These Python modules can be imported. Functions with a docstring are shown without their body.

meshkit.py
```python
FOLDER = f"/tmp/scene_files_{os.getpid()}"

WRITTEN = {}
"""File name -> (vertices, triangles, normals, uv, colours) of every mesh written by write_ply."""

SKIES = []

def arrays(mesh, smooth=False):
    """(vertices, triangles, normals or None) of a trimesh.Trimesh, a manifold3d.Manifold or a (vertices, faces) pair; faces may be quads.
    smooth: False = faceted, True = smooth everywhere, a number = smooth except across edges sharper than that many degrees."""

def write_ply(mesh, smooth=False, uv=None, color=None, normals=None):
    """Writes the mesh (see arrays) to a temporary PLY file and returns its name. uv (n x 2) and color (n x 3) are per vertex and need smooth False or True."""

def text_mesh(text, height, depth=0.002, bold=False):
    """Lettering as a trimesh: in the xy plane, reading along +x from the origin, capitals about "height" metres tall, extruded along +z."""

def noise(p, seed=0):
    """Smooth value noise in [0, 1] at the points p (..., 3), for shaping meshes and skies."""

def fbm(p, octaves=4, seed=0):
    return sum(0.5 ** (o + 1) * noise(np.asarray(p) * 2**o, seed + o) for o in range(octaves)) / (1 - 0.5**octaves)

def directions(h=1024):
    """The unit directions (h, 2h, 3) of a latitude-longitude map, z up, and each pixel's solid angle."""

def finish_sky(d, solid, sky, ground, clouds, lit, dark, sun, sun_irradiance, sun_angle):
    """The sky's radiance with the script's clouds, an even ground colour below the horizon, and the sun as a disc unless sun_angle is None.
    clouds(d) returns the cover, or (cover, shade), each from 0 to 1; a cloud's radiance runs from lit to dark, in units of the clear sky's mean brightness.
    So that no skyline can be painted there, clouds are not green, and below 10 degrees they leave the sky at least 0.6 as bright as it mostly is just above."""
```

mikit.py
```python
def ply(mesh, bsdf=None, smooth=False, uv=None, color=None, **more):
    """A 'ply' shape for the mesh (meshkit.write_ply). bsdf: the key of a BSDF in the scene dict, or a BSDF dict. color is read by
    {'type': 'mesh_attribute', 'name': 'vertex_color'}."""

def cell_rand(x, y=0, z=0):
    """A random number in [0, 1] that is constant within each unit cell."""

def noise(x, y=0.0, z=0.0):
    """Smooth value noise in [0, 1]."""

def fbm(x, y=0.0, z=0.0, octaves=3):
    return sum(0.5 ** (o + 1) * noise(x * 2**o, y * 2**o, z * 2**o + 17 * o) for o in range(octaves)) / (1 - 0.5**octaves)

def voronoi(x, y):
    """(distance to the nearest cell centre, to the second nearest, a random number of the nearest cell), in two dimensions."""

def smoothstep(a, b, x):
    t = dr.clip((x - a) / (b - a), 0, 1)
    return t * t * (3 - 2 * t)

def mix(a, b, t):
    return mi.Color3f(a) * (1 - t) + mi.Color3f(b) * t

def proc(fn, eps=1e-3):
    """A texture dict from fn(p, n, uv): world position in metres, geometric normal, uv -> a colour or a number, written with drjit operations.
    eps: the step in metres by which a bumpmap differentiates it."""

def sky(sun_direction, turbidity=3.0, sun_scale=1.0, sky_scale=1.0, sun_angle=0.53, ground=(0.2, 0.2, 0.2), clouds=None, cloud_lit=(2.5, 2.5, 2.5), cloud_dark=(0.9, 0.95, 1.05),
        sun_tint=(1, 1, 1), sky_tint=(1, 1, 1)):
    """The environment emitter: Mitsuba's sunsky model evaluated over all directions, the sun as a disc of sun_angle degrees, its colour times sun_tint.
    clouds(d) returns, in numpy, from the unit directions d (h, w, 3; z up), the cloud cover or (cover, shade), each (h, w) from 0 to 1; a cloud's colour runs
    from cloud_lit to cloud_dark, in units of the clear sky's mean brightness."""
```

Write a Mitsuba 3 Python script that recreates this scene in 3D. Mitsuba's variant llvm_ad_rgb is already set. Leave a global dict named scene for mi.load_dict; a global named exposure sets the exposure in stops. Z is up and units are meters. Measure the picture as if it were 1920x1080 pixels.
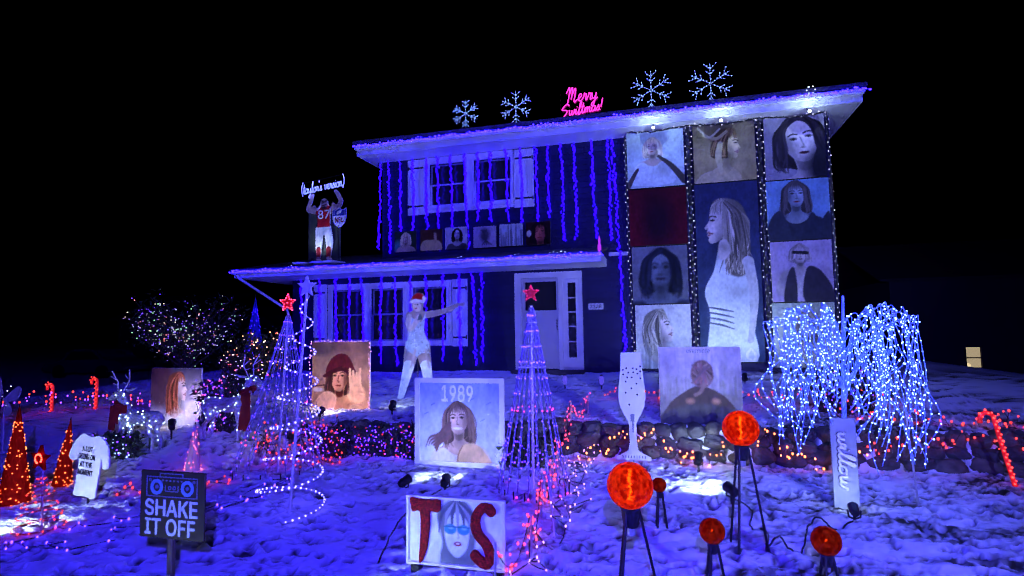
import math, random
import numpy as np, trimesh, mitsuba as mi, mikit, meshkit
import manifold3d as m3
from shapely.geometry import Polygon, LineString, Point, box as sbox
from shapely.ops import unary_union
T = mi.ScalarTransform4f
scene, labels = {}, {}
rng = np.random.default_rng(7)
random.seed(7)

# ------------------------------------------------------------------ camera, sky, exposure
# x runs along the house front (door's left jamb = 0), y into the house (front wall = 0), z up
CAM = np.array([3.137, -11.686, 1.6])
scene['camera'] = {'type': 'perspective', 'fov': 84.87, 'fov_axis': 'x', 'near_clip': 0.1, 'far_clip': 2000.0,
                   'to_world': T().look_at(origin=CAM.tolist(), target=(CAM + [-0.26374, 0.96155, 0.07662]).tolist(), up=[0.03435, -0.07002, 0.99695])}
sky = mikit.sky([0.2, 0.6, 0.4], turbidity=3, sun_scale=0.0, sky_scale=0.0000012, sky_tint=(0.6, 0.7, 1.5))
sky['sampling_weight'] = 0.5
scene['sky'] = sky
exposure = 5.0                             # a camera open wide for the night; all lamps below are in units of EV
EV = 2.0 ** -exposure

BLUE = np.array([0.012, 0.002, 1.0])        # deep blue LED
ICE = np.array([0.15, 0.27, 1.0])           # cool white-blue LED of the willow
COOL = np.array([0.62, 0.80, 1.0])          # white spot lamps
RED = np.array([1.0, 0.03, 0.02])
ORANGE = np.array([1.0, 0.11, 0.028])
PINK = np.array([1.0, 0.02, 0.55])

# ------------------------------------------------------------------ materials
def rgb(*c): return {'type': 'rgb', 'value': [float(x) for x in c]}
def mat(name, c, rough=0.6, metallic=0.0, spec=0.5, **k):
    scene[name] = {'type': 'twosided', 'bsdf': {'type': 'principled', 'base_color': c if isinstance(c, dict) else rgb(*c), 'roughness': rough, 'metallic': metallic, 'specular': spec, **k}}
    return name
VC = {'type': 'mesh_attribute', 'name': 'vertex_color'}
scene['m_snow'] = {'type': 'twosided', 'bsdf': {'type': 'bumpmap', 'tex': mikit.proc(lambda p, n, uv: mikit.fbm(p.x * 38, p.y * 44, p.z * 38, 3) + 0.5 * mikit.noise(p.x * 150, p.y * 160, p.z * 150), eps=0.004), 'scale': 0.012,
                   'nested': {'type': 'principled', 'base_color': VC, 'roughness': 0.7, 'specular': 0.3}}}
mat('m_print', VC, 0.75, spec=0.15)
mat('m_siding', mikit.proc(lambda p, n, uv: mikit.mix([0.002, 0.002, 0.034], [0.005, 0.005, 0.066], mikit.fbm(p.x * 1.5, p.z * 9, p.y)), eps=0.01), 0.55)
mat('m_white', mikit.proc(lambda p, n, uv: mikit.mix([0.62, 0.62, 0.6], [0.8, 0.8, 0.78], mikit.fbm(p.x * 3, p.y * 3, p.z * 3)), eps=0.01), 0.45)
mat('m_door', [0.5, 0.5, 0.52], 0.35)
mat('m_roof', mikit.proc(lambda p, n, uv: mikit.mix([0.03, 0.03, 0.032], [0.06, 0.058, 0.055], mikit.fbm(p.x * 8, p.y * 14, p.z * 8)), eps=0.01), 0.9)
mat('m_black', [0.012, 0.012, 0.014], 0.4)
mat('m_wire', [0.02, 0.03, 0.025], 0.6)
mat('m_whitewire', [0.75, 0.75, 0.78], 0.4)
mat('m_steel', [0.5, 0.5, 0.52], 0.35, metallic=0.6)
mat('m_board', [0.72, 0.74, 0.74], 0.5)
mat('m_midboard', [0.27, 0.3, 0.3], 0.6)
mat('m_greyboard', [0.05, 0.06, 0.05], 0.6)
mat('m_darkboard', [0.055, 0.055, 0.02], 0.6)
mat('m_icewire', [0.26, 0.4, 0.85], 0.4)
mat('m_cord', [0.3, 0.26, 0.5], 0.5)
mat('m_wood', mikit.proc(lambda p, n, uv: mikit.mix([0.05, 0.04, 0.03], [0.14, 0.11, 0.08], mikit.fbm(p.x * 30, p.y * 30, p.z * 4)), eps=0.01), 0.7)
for i, (a, b) in enumerate([([0.02, 0.02, 0.018], [0.13, 0.12, 0.11]), ([0.03, 0.026, 0.022], [0.16, 0.14, 0.115]), ([0.015, 0.015, 0.017], [0.09, 0.09, 0.095])]):
    mat(f'm_stone{i}', mikit.proc(lambda p, n, uv, a=a, b=b: mikit.mix(a, b, mikit.fbm(p.x * 14, p.y * 14, p.z * 14)), eps=0.01), 0.85)
mat('m_redglit', mikit.proc(lambda p, n, uv: mikit.mix([0.07, 0.001, 0.003], [0.5, 0.012, 0.02], mikit.smoothstep(0.35, 0.8, mikit.noise(p.x * 190, p.y * 190, p.z * 190)))), 0.7, spec=0.15)
mat('m_redcloth', [0.22, 0.006, 0.012], 0.8)
mat('m_bark', [0.05, 0.04, 0.03], 0.9)
mat('m_leaf', [0.02, 0.04, 0.015], 0.7)
mat('m_hinge', [0.01, 0.01, 0.012], 0.5)
mat('m_ink', [0.012, 0.012, 0.016], 0.5)
mat('m_pale', [0.75, 0.9, 0.82], 0.5)
mat('m_lightblue', [0.22, 0.42, 0.55], 0.5)
mat('m_greyline', [0.2, 0.22, 0.27], 0.5)
mat('m_deer', mikit.proc(lambda p, n, uv: mikit.mix([0.25, 0.27, 0.3], [0.7, 0.72, 0.75], mikit.noise(p.x * 45, p.y * 45, p.z * 45))), 0.6)
mat('m_dark', [0.02, 0.02, 0.025], 0.8)
mat('m_far', [0.05, 0.05, 0.06], 0.8)
mat('m_red', [0.5, 0.015, 0.015], 0.4)
mat('m_carbody', [0.05, 0.06, 0.12], 0.25, clearcoat=0.8)
mat('m_gleam', [0.03, 0.03, 0.04], 0.4)
scene['m_glass'] = {'type': 'thindielectric'}
scene['m_acrylic'] = {'type': 'thindielectric', 'specular_reflectance': rgb(0.6, 0.6, 0.6)}
scene['m_redtint'] = {'type': 'thindielectric', 'specular_transmittance': rgb(0.95, 0.10, 0.01), 'specular_reflectance': rgb(0.9, 0.9, 0.9)}
scene['m_redskin'] = {'type': 'principledthin', 'base_color': mikit.proc(lambda p, n, uv: mikit.mix([0.42, 0.004, 0.0], [0.98, 0.095, 0.006], mikit.smoothstep(.25, .72, mikit.fbm(p.x * 55, p.y * 55, p.z * 30, 4)))), 'roughness': 0.35, 'diff_trans': 1.3, 'spec_trans': 0.0}
scene['m_globe'] = {'type': 'blendbsdf', 'weight': 0.74, 'a': {'type': 'ref', 'id': 'm_redtint'}, 'b': {'type': 'ref', 'id': 'm_redskin'}}
scene['m_gauze_red'] = {'type': 'principledthin', 'base_color': rgb(0.5, 0.01, 0.006), 'roughness': 0.5, 'diff_trans': 1.0}
scene['m_gauze_blue'] = {'type': 'principledthin', 'base_color': rgb(0.08, 0.08, 0.6), 'roughness': 0.5, 'diff_trans': 1.0}
scene['m_gauze_white'] = {'type': 'principledthin', 'base_color': rgb(0.75, 0.75, 0.8), 'roughness': 0.5, 'diff_trans': 1.0}

# ------------------------------------------------------------------ book-keeping
def numbered(k):
    if k not in scene and k not in labels and not any(s.startswith(k + '__') for s in scene): return k
    i = 1
    while f'{k}_{i:03d}' in scene or f'{k}_{i:03d}' in labels: i += 1
    return f'{k}_{i:03d}'
def thing(name, label, cat, group=None):
    k = numbered(name); labels[k] = {'label': label, 'category': cat}
    if group: labels[k]['group'] = group
    return k
CNT = {}
def part(parent, name, mesh, bsdf, smooth=False, label=None, kind=None, color=None, **more):
    k = f'{parent}__{name}'; n = CNT.get(k, 0); CNT[k] = n + 1
    if n: k = f'{k}_{n:03d}'
    scene[k] = mikit.ply(mesh, bsdf, smooth=smooth, color=color, **more)
    if label or kind: labels[k] = {**({'label': label} if label else {}), **({'kind': kind} if kind else {})}
    return k
def struct(name, mesh, bsdf, smooth=False, kind='structure', label=None, **more):
    scene[name] = mikit.ply(mesh, bsdf, smooth=smooth, **more); labels[name] = {'kind': kind, **({'label': label} if label else {})}
def glow(c, w=1.0):
    return {'type': 'area', 'radiance': rgb(*(np.asarray(c, float) * EV)), 'sampling_weight': float(w)}
def lights(parent, name, mesh, c, w=1.0, kind='stuff', **k):
    return part(parent, name, mesh, 'm_gleam', kind=kind, emitter=glow(c, w), **k)

# ------------------------------------------------------------------ mesh helpers
def cat(ms): return trimesh.util.concatenate(ms)
def bx(x0, x1, y0, y1, z0, z1):
    m = trimesh.creation.box(extents=(x1 - x0, y1 - y0, z1 - z0)); m.apply_translation(((x0 + x1) / 2, (y0 + y1) / 2, (z0 + z1) / 2)); return m
def bbx(x0, x1, y0, y1, z0, z1, b=0.006):
    """box with chamfered edges"""
    p = []
    for sx in (0, 1):
        for sy in (0, 1):
            for sz in (0, 1):
                X, Y, Z = (x0, x1)[sx], (y0, y1)[sy], (z0, z1)[sz]; dx, dy, dz = (b, -b)[sx], (b, -b)[sy], (b, -b)[sz]
                p += [(X + dx, Y + dy, Z), (X + dx, Y, Z + dz), (X, Y + dy, Z + dz)]
    return trimesh.convex.convex_hull(np.array(p))
def smoothpath(p, n=6, closed=False):
    p = np.asarray(p, float)
    if len(p) < 3: return p
    q = np.vstack([p[-1], p, p[0], p[1]]) if closed else np.vstack([2 * p[0] - p[1], p, 2 * p[-1] - p[-2]])
    out = []
    for i in range(1, len(q) - 2):
        a, b, c, d = q[i - 1:i + 3]
        for t in np.arange(n) / n:
            out.append(0.5 * (2 * b + (c - a) * t + (2 * a - 5 * b + 4 * c - d) * t * t + (3 * b - a - 3 * c + d) * t ** 3))
    if not closed: out.append(p[-1])
    return np.array(out)
def tube(path, r, sides=6, caps=True):
    p = np.asarray(path, float); r = np.broadcast_to(np.asarray(r, float), (len(p),))
    t = np.gradient(p, axis=0); t /= np.linalg.norm(t, axis=1, keepdims=True) + 1e-12
    a = np.cross(t, np.where(np.abs(t[:, 1:2]) < 0.8, [0, 1.0, 0], [1.0, 0, 0])); a /= np.linalg.norm(a, axis=1, keepdims=True) + 1e-12
    b = np.cross(t, a); an = np.arange(sides) * 2 * np.pi / sides
    v = p[:, None] + r[:, None, None] * (np.cos(an)[None, :, None] * a[:, None] + np.sin(an)[None, :, None] * b[:, None])
    v = v.reshape(-1, 3); n = len(p)
    i, j = np.meshgrid(np.arange(n - 1), np.arange(sides), indexing='ij'); j2 = (j + 1) % sides
    f = np.concatenate([np.stack([i * sides + j, i * sides + j2, (i + 1) * sides + j2], -1).reshape(-1, 3), np.stack([i * sides + j, (i + 1) * sides + j2, (i + 1) * sides + j], -1).reshape(-1, 3)])
    if caps:
        v = np.vstack([v, p[:1], p[-1:]]); k = np.arange(sides); k2 = (k + 1) % sides
        f = np.vstack([f, np.stack([k2, k, k * 0 + n * sides], 1), np.stack([(n - 1) * sides + k, (n - 1) * sides + k2, k * 0 + n * sides + 1], 1)])
    return trimesh.Trimesh(v, f, process=False)
OCT = trimesh.creation.icosphere(subdivisions=0); ICO1 = trimesh.creation.icosphere(subdivisions=1); ICO2 = trimesh.creation.icosphere(subdivisions=2); ICO3 = trimesh.creation.icosphere(subdivisions=3)
def bulbs(pts, r, base=OCT, jitter=0.25, sq=(1, 1, 1)):
    pts = np.asarray(pts, float).reshape(-1, 3)
    s = np.broadcast_to(np.asarray(r, float), (len(pts),)) * (1 + jitter * (rng.random(len(pts)) * 2 - 1))
    v = (base.vertices * np.asarray(sq))[None] * s[:, None, None] + pts[:, None]
    f = base.faces[None] + (np.arange(len(pts)) * len(base.vertices))[:, None, None]
    return trimesh.Trimesh(v.reshape(-1, 3), f.reshape(-1, 3), process=False)
def along(path, step):
    p = np.asarray(path, float); d = np.r_[0, np.cumsum(np.linalg.norm(np.diff(p, axis=0), axis=1))]
    s = np.arange(step / 2, d[-1], step); return np.stack([np.interp(s, d, p[:, k]) for k in range(3)], 1)
def xz_extrude(poly, y0, y1):
    """shapely polygon in (x, z) as a slab from y0 (front) to y1"""
    ms = []
    for g in getattr(poly, 'geoms', [poly]):
        if g.is_empty or g.area < 1e-7: continue
        m = trimesh.creation.extrude_polygon(g, y1 - y0, engine='earcut'); v = m.vertices.copy()
        m.vertices = np.stack([v[:, 0], y1 - v[:, 2], v[:, 1]], 1); ms.append(m)
    return cat(ms)
def lathe(prof, cx, cy, n=24):
    m = trimesh.creation.revolve(np.asarray(prof, float), sections=n); m.apply_translation((cx, cy, 0)); return m
def text_xz(text, h, x, z, y, bold=False, depth=0.004, centre=True, rot=0, width=None):
    m = meshkit.text_mesh(text, h, depth, bold); w = m.bounds[1][0] - m.bounds[0][0]
    m.apply_translation((-m.bounds[0][0] - (w / 2 if centre else 0), 0, 0))
    if width: m.apply_scale((width / w, 1, 1))
    if rot: m.apply_transform(trimesh.transformations.rotation_matrix(rot, (0, 0, 1)))
    v = m.vertices; m.vertices = np.stack([v[:, 0] + x, y - v[:, 2], v[:, 1] + z], 1); return m

# ------------------------------------------------------------------ ground
def gbase(u, y):
    u, y = np.asarray(u, float), np.asarray(y, float)
    e = np.interp(u, [-3, -.5, 2, 6], [-5.75, -5.5, -5.05, -5.0]); w = np.interp(u, [-2.6, -1], [1.6, .18])
    lo = np.interp(y, [-40, -12.5, -9, -6, -5], [-0.3, -.05, .03, .13, .15]); hi = np.interp(y, [-5.9, -5, -2, 0, 12], [.42, .48, .66, .74, .8])
    t = np.clip((y - e + w) / w, 0, 1); t = t * t * (3 - 2 * t)
    side = np.clip((np.abs(u - 0.5) - 7.5) / 8, 0, 1); side = side * side * (3 - 2 * side)
    z = lo * (1 - t) + hi * t
    return z * (1 - side) + (-0.25) * side
def gz(u, y): return float(gbase(u, y))
def lin(a, b, s): return np.linspace(a, b, max(2, int(round((b - a) / s)) + 1))
xs = np.unique(np.round(np.r_[-900, -400, -150, -70, -40, -25, -18, lin(-13, -4, .15), lin(-4, 7.2, .026), lin(7.2, 13, .15), 18, 25, 40, 70, 150, 400, 900], 4))
ys = np.unique(np.round(np.r_[-400, -100, -40, -25, -17, lin(-14, -9.2, .25), lin(-9.2, -4.2, .024), lin(-4.2, .3, .07), 2, 6, 12, 20, 40, 100, 300, 900], 4))
X, Y = np.meshgrid(xs, ys); P = np.stack([X.ravel(), Y.ravel(), 0 * X.ravel()], 1)
Z = gbase(X, Y).ravel()
near = (np.abs(P[:, 0] - 1.5) < 9) & (P[:, 1] > -14) & (P[:, 1] < 1)
bump = np.zeros(len(P)); q = P[near]
bump[near] = (meshkit.fbm(q * 1.1, 3, 1) - .5) * .08 + (meshkit.fbm(q * [4.2, 8, 5], 4, 2) - .5) * .085 + (meshkit.fbm(q * [18, 26, 18], 3, 3) - .5) * .022
dark = np.zeros(len(P))
N = 4600
cx = rng.uniform(-3.6, 7, N); cy = rng.uniform(-9.2, -4.0, N); ang = rng.normal(.3, .7, N); ra = rng.uniform(.028, .05, N) + .05 * rng.random(N) ** 4; rb = ra * rng.uniform(.4, .75, N); dp = rng.uniform(.012, .042, N)
grid = np.column_stack([np.searchsorted(xs, cx), np.searchsorted(ys, cy)])
Bm, Dm = bump.reshape(X.shape), dark.reshape(X.shape)
for k in range(N):
    i0, i1 = np.searchsorted(ys, [cy[k] - .25, cy[k] + .25]); j0, j1 = np.searchsorted(xs, [cx[k] - .25, cx[k] + .25])
    dx, dy = X[i0:i1, j0:j1] - cx[k], Y[i0:i1, j0:j1] - cy[k]
    a, b = dx * math.cos(ang[k]) + dy * math.sin(ang[k]), -dx * math.sin(ang[k]) + dy * math.cos(ang[k])
    r = np.sqrt((a / ra[k]) ** 2 + (b / rb[k]) ** 2)
    Bm[i0:i1, j0:j1] += dp[k] * (-np.clip(1.15 - r, 0, 1) * 1.3 + .35 * np.exp(-((r - 1.35) / .3) ** 2))
    if dp[k] > .017: Dm[i0:i1, j0:j1] = np.maximum(Dm[i0:i1, j0:j1], np.clip((1.0 - r) * 3, 0, 1) * rng.uniform(.5, 1))
bump, dark = Bm.ravel(), Dm.ravel()
for mx, my, ma, mb, mh in ((.95, -6.38, .7, .25, .045), (-1.2, -4.95, .5, .28, .06), (-.35, -4.6, .4, .3, .06), (4.5, -6.6, .4, .25, .04)):
    g_ = np.exp(-((P[:, 0] - mx) / ma) ** 2 - ((P[:, 1] - my) / mb) ** 2); bump += mh * g_ * (1 + .5 * (np.where(near, 1, 0) * 0 + 0)); dark *= 1 - .7 * g_
# bare frozen turf where the snow is thin
thin = np.zeros(len(P)); thin[near] = meshkit.fbm(q * [2.2, 4.2, 2], 4, 9)
tuft = np.zeros(len(P)); tuft[near] = meshkit.fbm(q * [30, 42, 30], 2, 5)
dark = np.maximum(np.clip(dark * (tuft + .6), 0, 1), np.clip((thin - .72 + .235 * np.clip((P[:, 0] - 2.6) / 2.4, 0, 1)) * 8, 0, 1) * np.clip(tuft * 2.2 - .35, 0, 1))
dark = np.maximum(dark, np.clip((thin - .5 + .12 * np.clip((P[:, 0] - 2.4) / 1.6, 0, 1)) * 6, 0, 1) * np.clip(tuft * 4.5 - 2.3, 0, 1) * .9)
Z = Z + bump - .012 * dark
col = np.array([.80, .82, .86]) * (1 - dark[:, None]) + np.array([.035, .033, .022]) * dark[:, None]
nx, ny = len(xs), len(ys); i, j = np.meshgrid(np.arange(ny - 1), np.arange(nx - 1), indexing='ij'); a = i * nx + j
F = np.concatenate([np.stack([a, a + 1, a + nx + 1], -1).reshape(-1, 3), np.stack([a, a + nx + 1, a + nx], -1).reshape(-1, 3)])
struct('snow_ground', trimesh.Trimesh(np.stack([P[:, 0], P[:, 1], Z], 1), F, process=False), 'm_snow', True, color=col)
def gh(u, y):
    jx, iy = np.clip(np.searchsorted(xs, u), 1, nx - 1), np.clip(np.searchsorted(ys, y), 1, ny - 1)
    return float(Z.reshape(ny, nx)[iy - 1:iy + 1, jx - 1:jx + 1].mean())

# ------------------------------------------------------------------ the house
H = thing('house', 'two storey house with dark lap siding, white shutters and white eaves, hung with blue lights', 'house')
openings = [sbox(-1.99, 4.45, -1.11, 5.44), sbox(-.92, 4.45, -.04, 5.44), sbox(-4.49, 1.41, -3.64, 2.63), sbox(-3.47, 1.41, -2.63, 2.63), sbox(-2.41, 1.41, -1.57, 2.63), sbox(.22, 2.02, .92, 2.65), sbox(1.14, 1.02, 1.33, 2.61)]
front = unary_union([sbox(-5.6, .3, 6.26, 3.3), sbox(-3.19, 3.3, 6.26, 5.62)])
part(H, 'wall', cat([xz_extrude(front.difference(unary_union(openings)), .02, .16), bx(6.12, 6.258, .16, 8, .3, 5.6), bx(-3.188, -3.04, .16, 8, 3.3, 5.6), bx(-5.598, -5.46, .16, 8, .3, 3.3), bx(-5.45, 6.1, 7.85, 7.99, .3, 5.6)]), 'm_siding')
skin = front.difference(unary_union([o.buffer(.05, join_style=2) for o in openings] + [sbox(0, .3, 1.46, 2.84)]))
rows = []
for z in np.arange(.62, 5.6, .125):
    s = skin.intersection(sbox(-6, z, 7, z + .12))
    for g in getattr(s, 'geoms', [s]):
        if g.is_empty or g.area < 1e-4: continue
        m = xz_extrude(g, 0, .02); v = m.vertices.copy(); v[:, 1] = np.where(v[:, 1] < .01, .006 * (v[:, 2] - z) / .12, v[:, 1]); m.vertices = v; rows.append(m)
part(H, 'siding', cat(rows), 'm_siding', kind='stuff')
part(H, 'foundation', bx(-5.58, 6.24, .03, 8, 0, .6), 'm_stone0')
# eaves
part(H, 'fascia', cat([bbx(-3.5, 6.66, -.63, -.6, 5.6, 5.83), bbx(6.63, 6.66, -.597, 8, 5.6, 5.83), bbx(-3.5, -3.47, -.597, 8, 5.6, 5.83)]), 'm_white')
part(H, 'gutter', cat([bbx(-3.52, 6.68, -.73, -.633, 5.72, 5.825, .02)]), 'm_white')
part(H, 'soffit', cat([bx(-3.467, 6.627, -.597, -.003, 5.6, 5.625), bx(6.263, 6.627, 0, 7.9, 5.6, 5.625), bx(-3.467, -3.195, 0, 7.9, 5.6, 5.625)]), 'm_white')
def roof_mesh(x0, x1, y0, y1, z0, rise, th=.08):
    yc = (y0 + y1) / 2; v = []
    for dz in (0, -th): v += [(x0, y0, z0 + dz), (x1, y0, z0 + dz), (x1, yc, z0 + rise + dz), (x0, yc, z0 + rise + dz), (x1, y1, z0 + dz), (x0, y1, z0 + dz)]
    f = [(0, 1, 2), (0, 2, 3), (3, 2, 4), (3, 4, 5)]; f = f + [(a + 6, c + 6, b + 6) for a, b, c in f]
    for a, b in ((0, 1), (1, 2), (2, 4), (4, 5), (5, 3), (3, 0)): f += [(a, a + 6, b + 6), (a, b + 6, b)]
    return trimesh.Trimesh(v, f, process=False)
part(H, 'roof', roof_mesh(-3.56, 6.72, -.72, 8.6, 5.92, 1.3), 'm_roof')
for s, xx in ((1, 6.12), (-1, -3.04)):
    part(H, 'gable', cat([trimesh.Trimesh([(xx, .2, 5.63), (xx, 7.8, 5.63), (xx, 4, 6.98), (xx + .05, .2, 5.63), (xx + .05, 7.8, 5.63), (xx + .05, 4, 6.98)], [(0, 1, 2), (3, 5, 4)], process=False)]), 'm_siding')
# porch roof over the lower storey
part(H, 'porch_fascia', cat([bbx(-6.4, 1.98, -1.04, -1.01, 2.90, 3.08), bbx(1.95, 1.98, -1.007, 0, 2.90, 3.08), bbx(-6.4, -6.37, -1.007, 6, 2.90, 3.08)]), 'm_white')
part(H, 'porch_gutter', bbx(-6.42, 2.0, -1.13, -1.043, 2.98, 3.075, .02), 'm_white')
part(H, 'porch_soffit', cat([bx(-6.367, 1.947, -1.007, -.003, 2.90, 2.925), bx(-6.367, -5.605, 0, 6, 2.90, 2.925)]), 'm_white')
def slab(pts, th=.05):
    p = np.array(pts, float); n = len(p); v = np.vstack([p, p - [0, 0, th]]); f = []
    for k in range(1, n - 1): f += [(0, k, k + 1), (n, n + k + 1, n + k)]
    for k in range(n): f += [(k, n + k, n + (k + 1) % n), (k, n + (k + 1) % n, (k + 1) % n)]
    return trimesh.Trimesh(v, f, process=False)
PR = lambda y: 3.10 + (y + 1.1) * .2
part(H, 'porch_roof', cat([slab([(-3.185, -1.12, PR(-1.12)), (2.02, -1.12, PR(-1.12)), (2.02, -.005, PR(0)), (-3.185, -.005, PR(0))], .04), slab([(-6.45, -1.12, PR(-1.12)), (-3.19, -1.12, PR(-1.12)), (-3.19, 2.6, PR(2.6)), (-6.45, 2.6, PR(2.6))], .04), slab([(-6.45, 2.6, PR(2.6)), (-3.19, 2.6, PR(2.6)), (-3.19, 6.3, PR(-1.1)), (-6.45, 6.3, PR(-1.1))], .04)]), 'm_roof')
part(H, 'flashing', bbx(2.03, 2.42, -.03, -.003, 3.12, 3.2), 'm_white')
part(H, 'downspout', tube([(-6.3, -1.08, 2.96), (-6.25, -1.02, 2.88), (-5.68, -.1, 2.2), (-5.64, -.06, 2.0), (-5.64, -.06, .7)], .035, 8), 'm_white', 40)
# windows
def window(x0, x1, z0, z1, pane, cas=.06, rail=True):
    """a sash window in its opening: frame, sashes with panes"""
    f = sbox(x0 - cas, z0 - cas, x1 + cas, z1 + cas).difference(sbox(x0, z0, x1, z1))
    w = part(H, 'window', xz_extrude(f, -.05, .0), 'm_white')
    zm = (z0 + z1) / 2 + .0
    s = .035
    up = sbox(x0 + .002, zm, x1 - .002, z1 - .002).difference(sbox(x0 + s, zm + s, x1 - s, z1 - s)); lo = sbox(x0 + .002, z0 + .002, x1 - .002, zm + .012).difference(sbox(x0 + s, z0 + s, x1 - s, zm - .012))
    if rail:
        part(w, 'sash', xz_extrude(up, .05, .075), 'm_greyline'); part(w, 'sash', xz_extrude(lo, .015, .045), 'm_white' if pane != 'p' else 'm_greyline')
    part(w, 'pane', trimesh.Trimesh([(x0, .06, z0), (x1, .06, z0), (x1, .06, z1), (x0, .06, z1)], [(0, 1, 2), (0, 2, 3)], process=False), 'm_glass')
for x0, x1 in ((-1.98, -1.12), (-.91, -.05)): window(x0, x1, 4.46, 5.43, 'u')
for x0, x1 in ((-4.48, -3.65), (-3.46, -2.64), (-2.40, -1.58)): window(x0, x1, 1.42, 2.62, 'p')
cas_u = sbox(-2.05, 4.31, .0, 5.585).difference(unary_union([sbox(x0 - .061, 4.399, x1 + .061, 5.491) for x0, x1 in ((-1.98, -1.12), (-.91, -.05))]))
cas_l = sbox(-4.6, 1.3, -1.46, 2.76).difference(unary_union([sbox(x0 - .061, 1.359, x1 + .061, 2.681) for x0, x1 in ((-4.48, -3.65), (-3.46, -2.64), (-2.40, -1.58))]))
part(H, 'window_casing', xz_extrude(cas_u, -.035, .004), 'm_white'); part(H, 'window_casing', xz_extrude(cas_l, -.035, .004), 'm_white')
part(H, 'window_sill', bbx(-2.08, .03, -.075, -.037, 4.335, 4.375), 'm_white'); part(H, 'window_sill', bbx(-4.63, -1.43, -.075, -.037, 1.315, 1.352), 'm_white')
for x0, x1, z0, z1, l in ((-2.52, -2.07, 4.28, 5.57, 1), (.02, .47, 4.28, 5.57, 0), (-4.98, -4.615, 1.28, 2.77, 1), (-1.445, -1.08, 1.28, 2.77, 0)):
    sh = part(H, 'shutter', bx(x0 + .02, x1 - .02, -.022, -.002, z0 + .02, z1 - .02), 'm_white')
    n = 3; w = (x1 - x0) / n
    for k in range(n): part(sh, 'plank', bbx(x0 + k * w + .002, x0 + (k + 1) * w - .002, -.05, -.023, z0, z1, .005), 'm_white')
    for zz in (z0 + .2, z1 - .2):
        part(sh, 'hinge', cat([bx(x0 + .03, x1 - .05, -.058, -.051, zz - .018, zz + .018), bx(*((x0 + .01, x0 + .04) if l else (x1 - .04, x1 - .01)), -.06, -.051, zz - .04, zz + .04)]), 'm_hinge')
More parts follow.
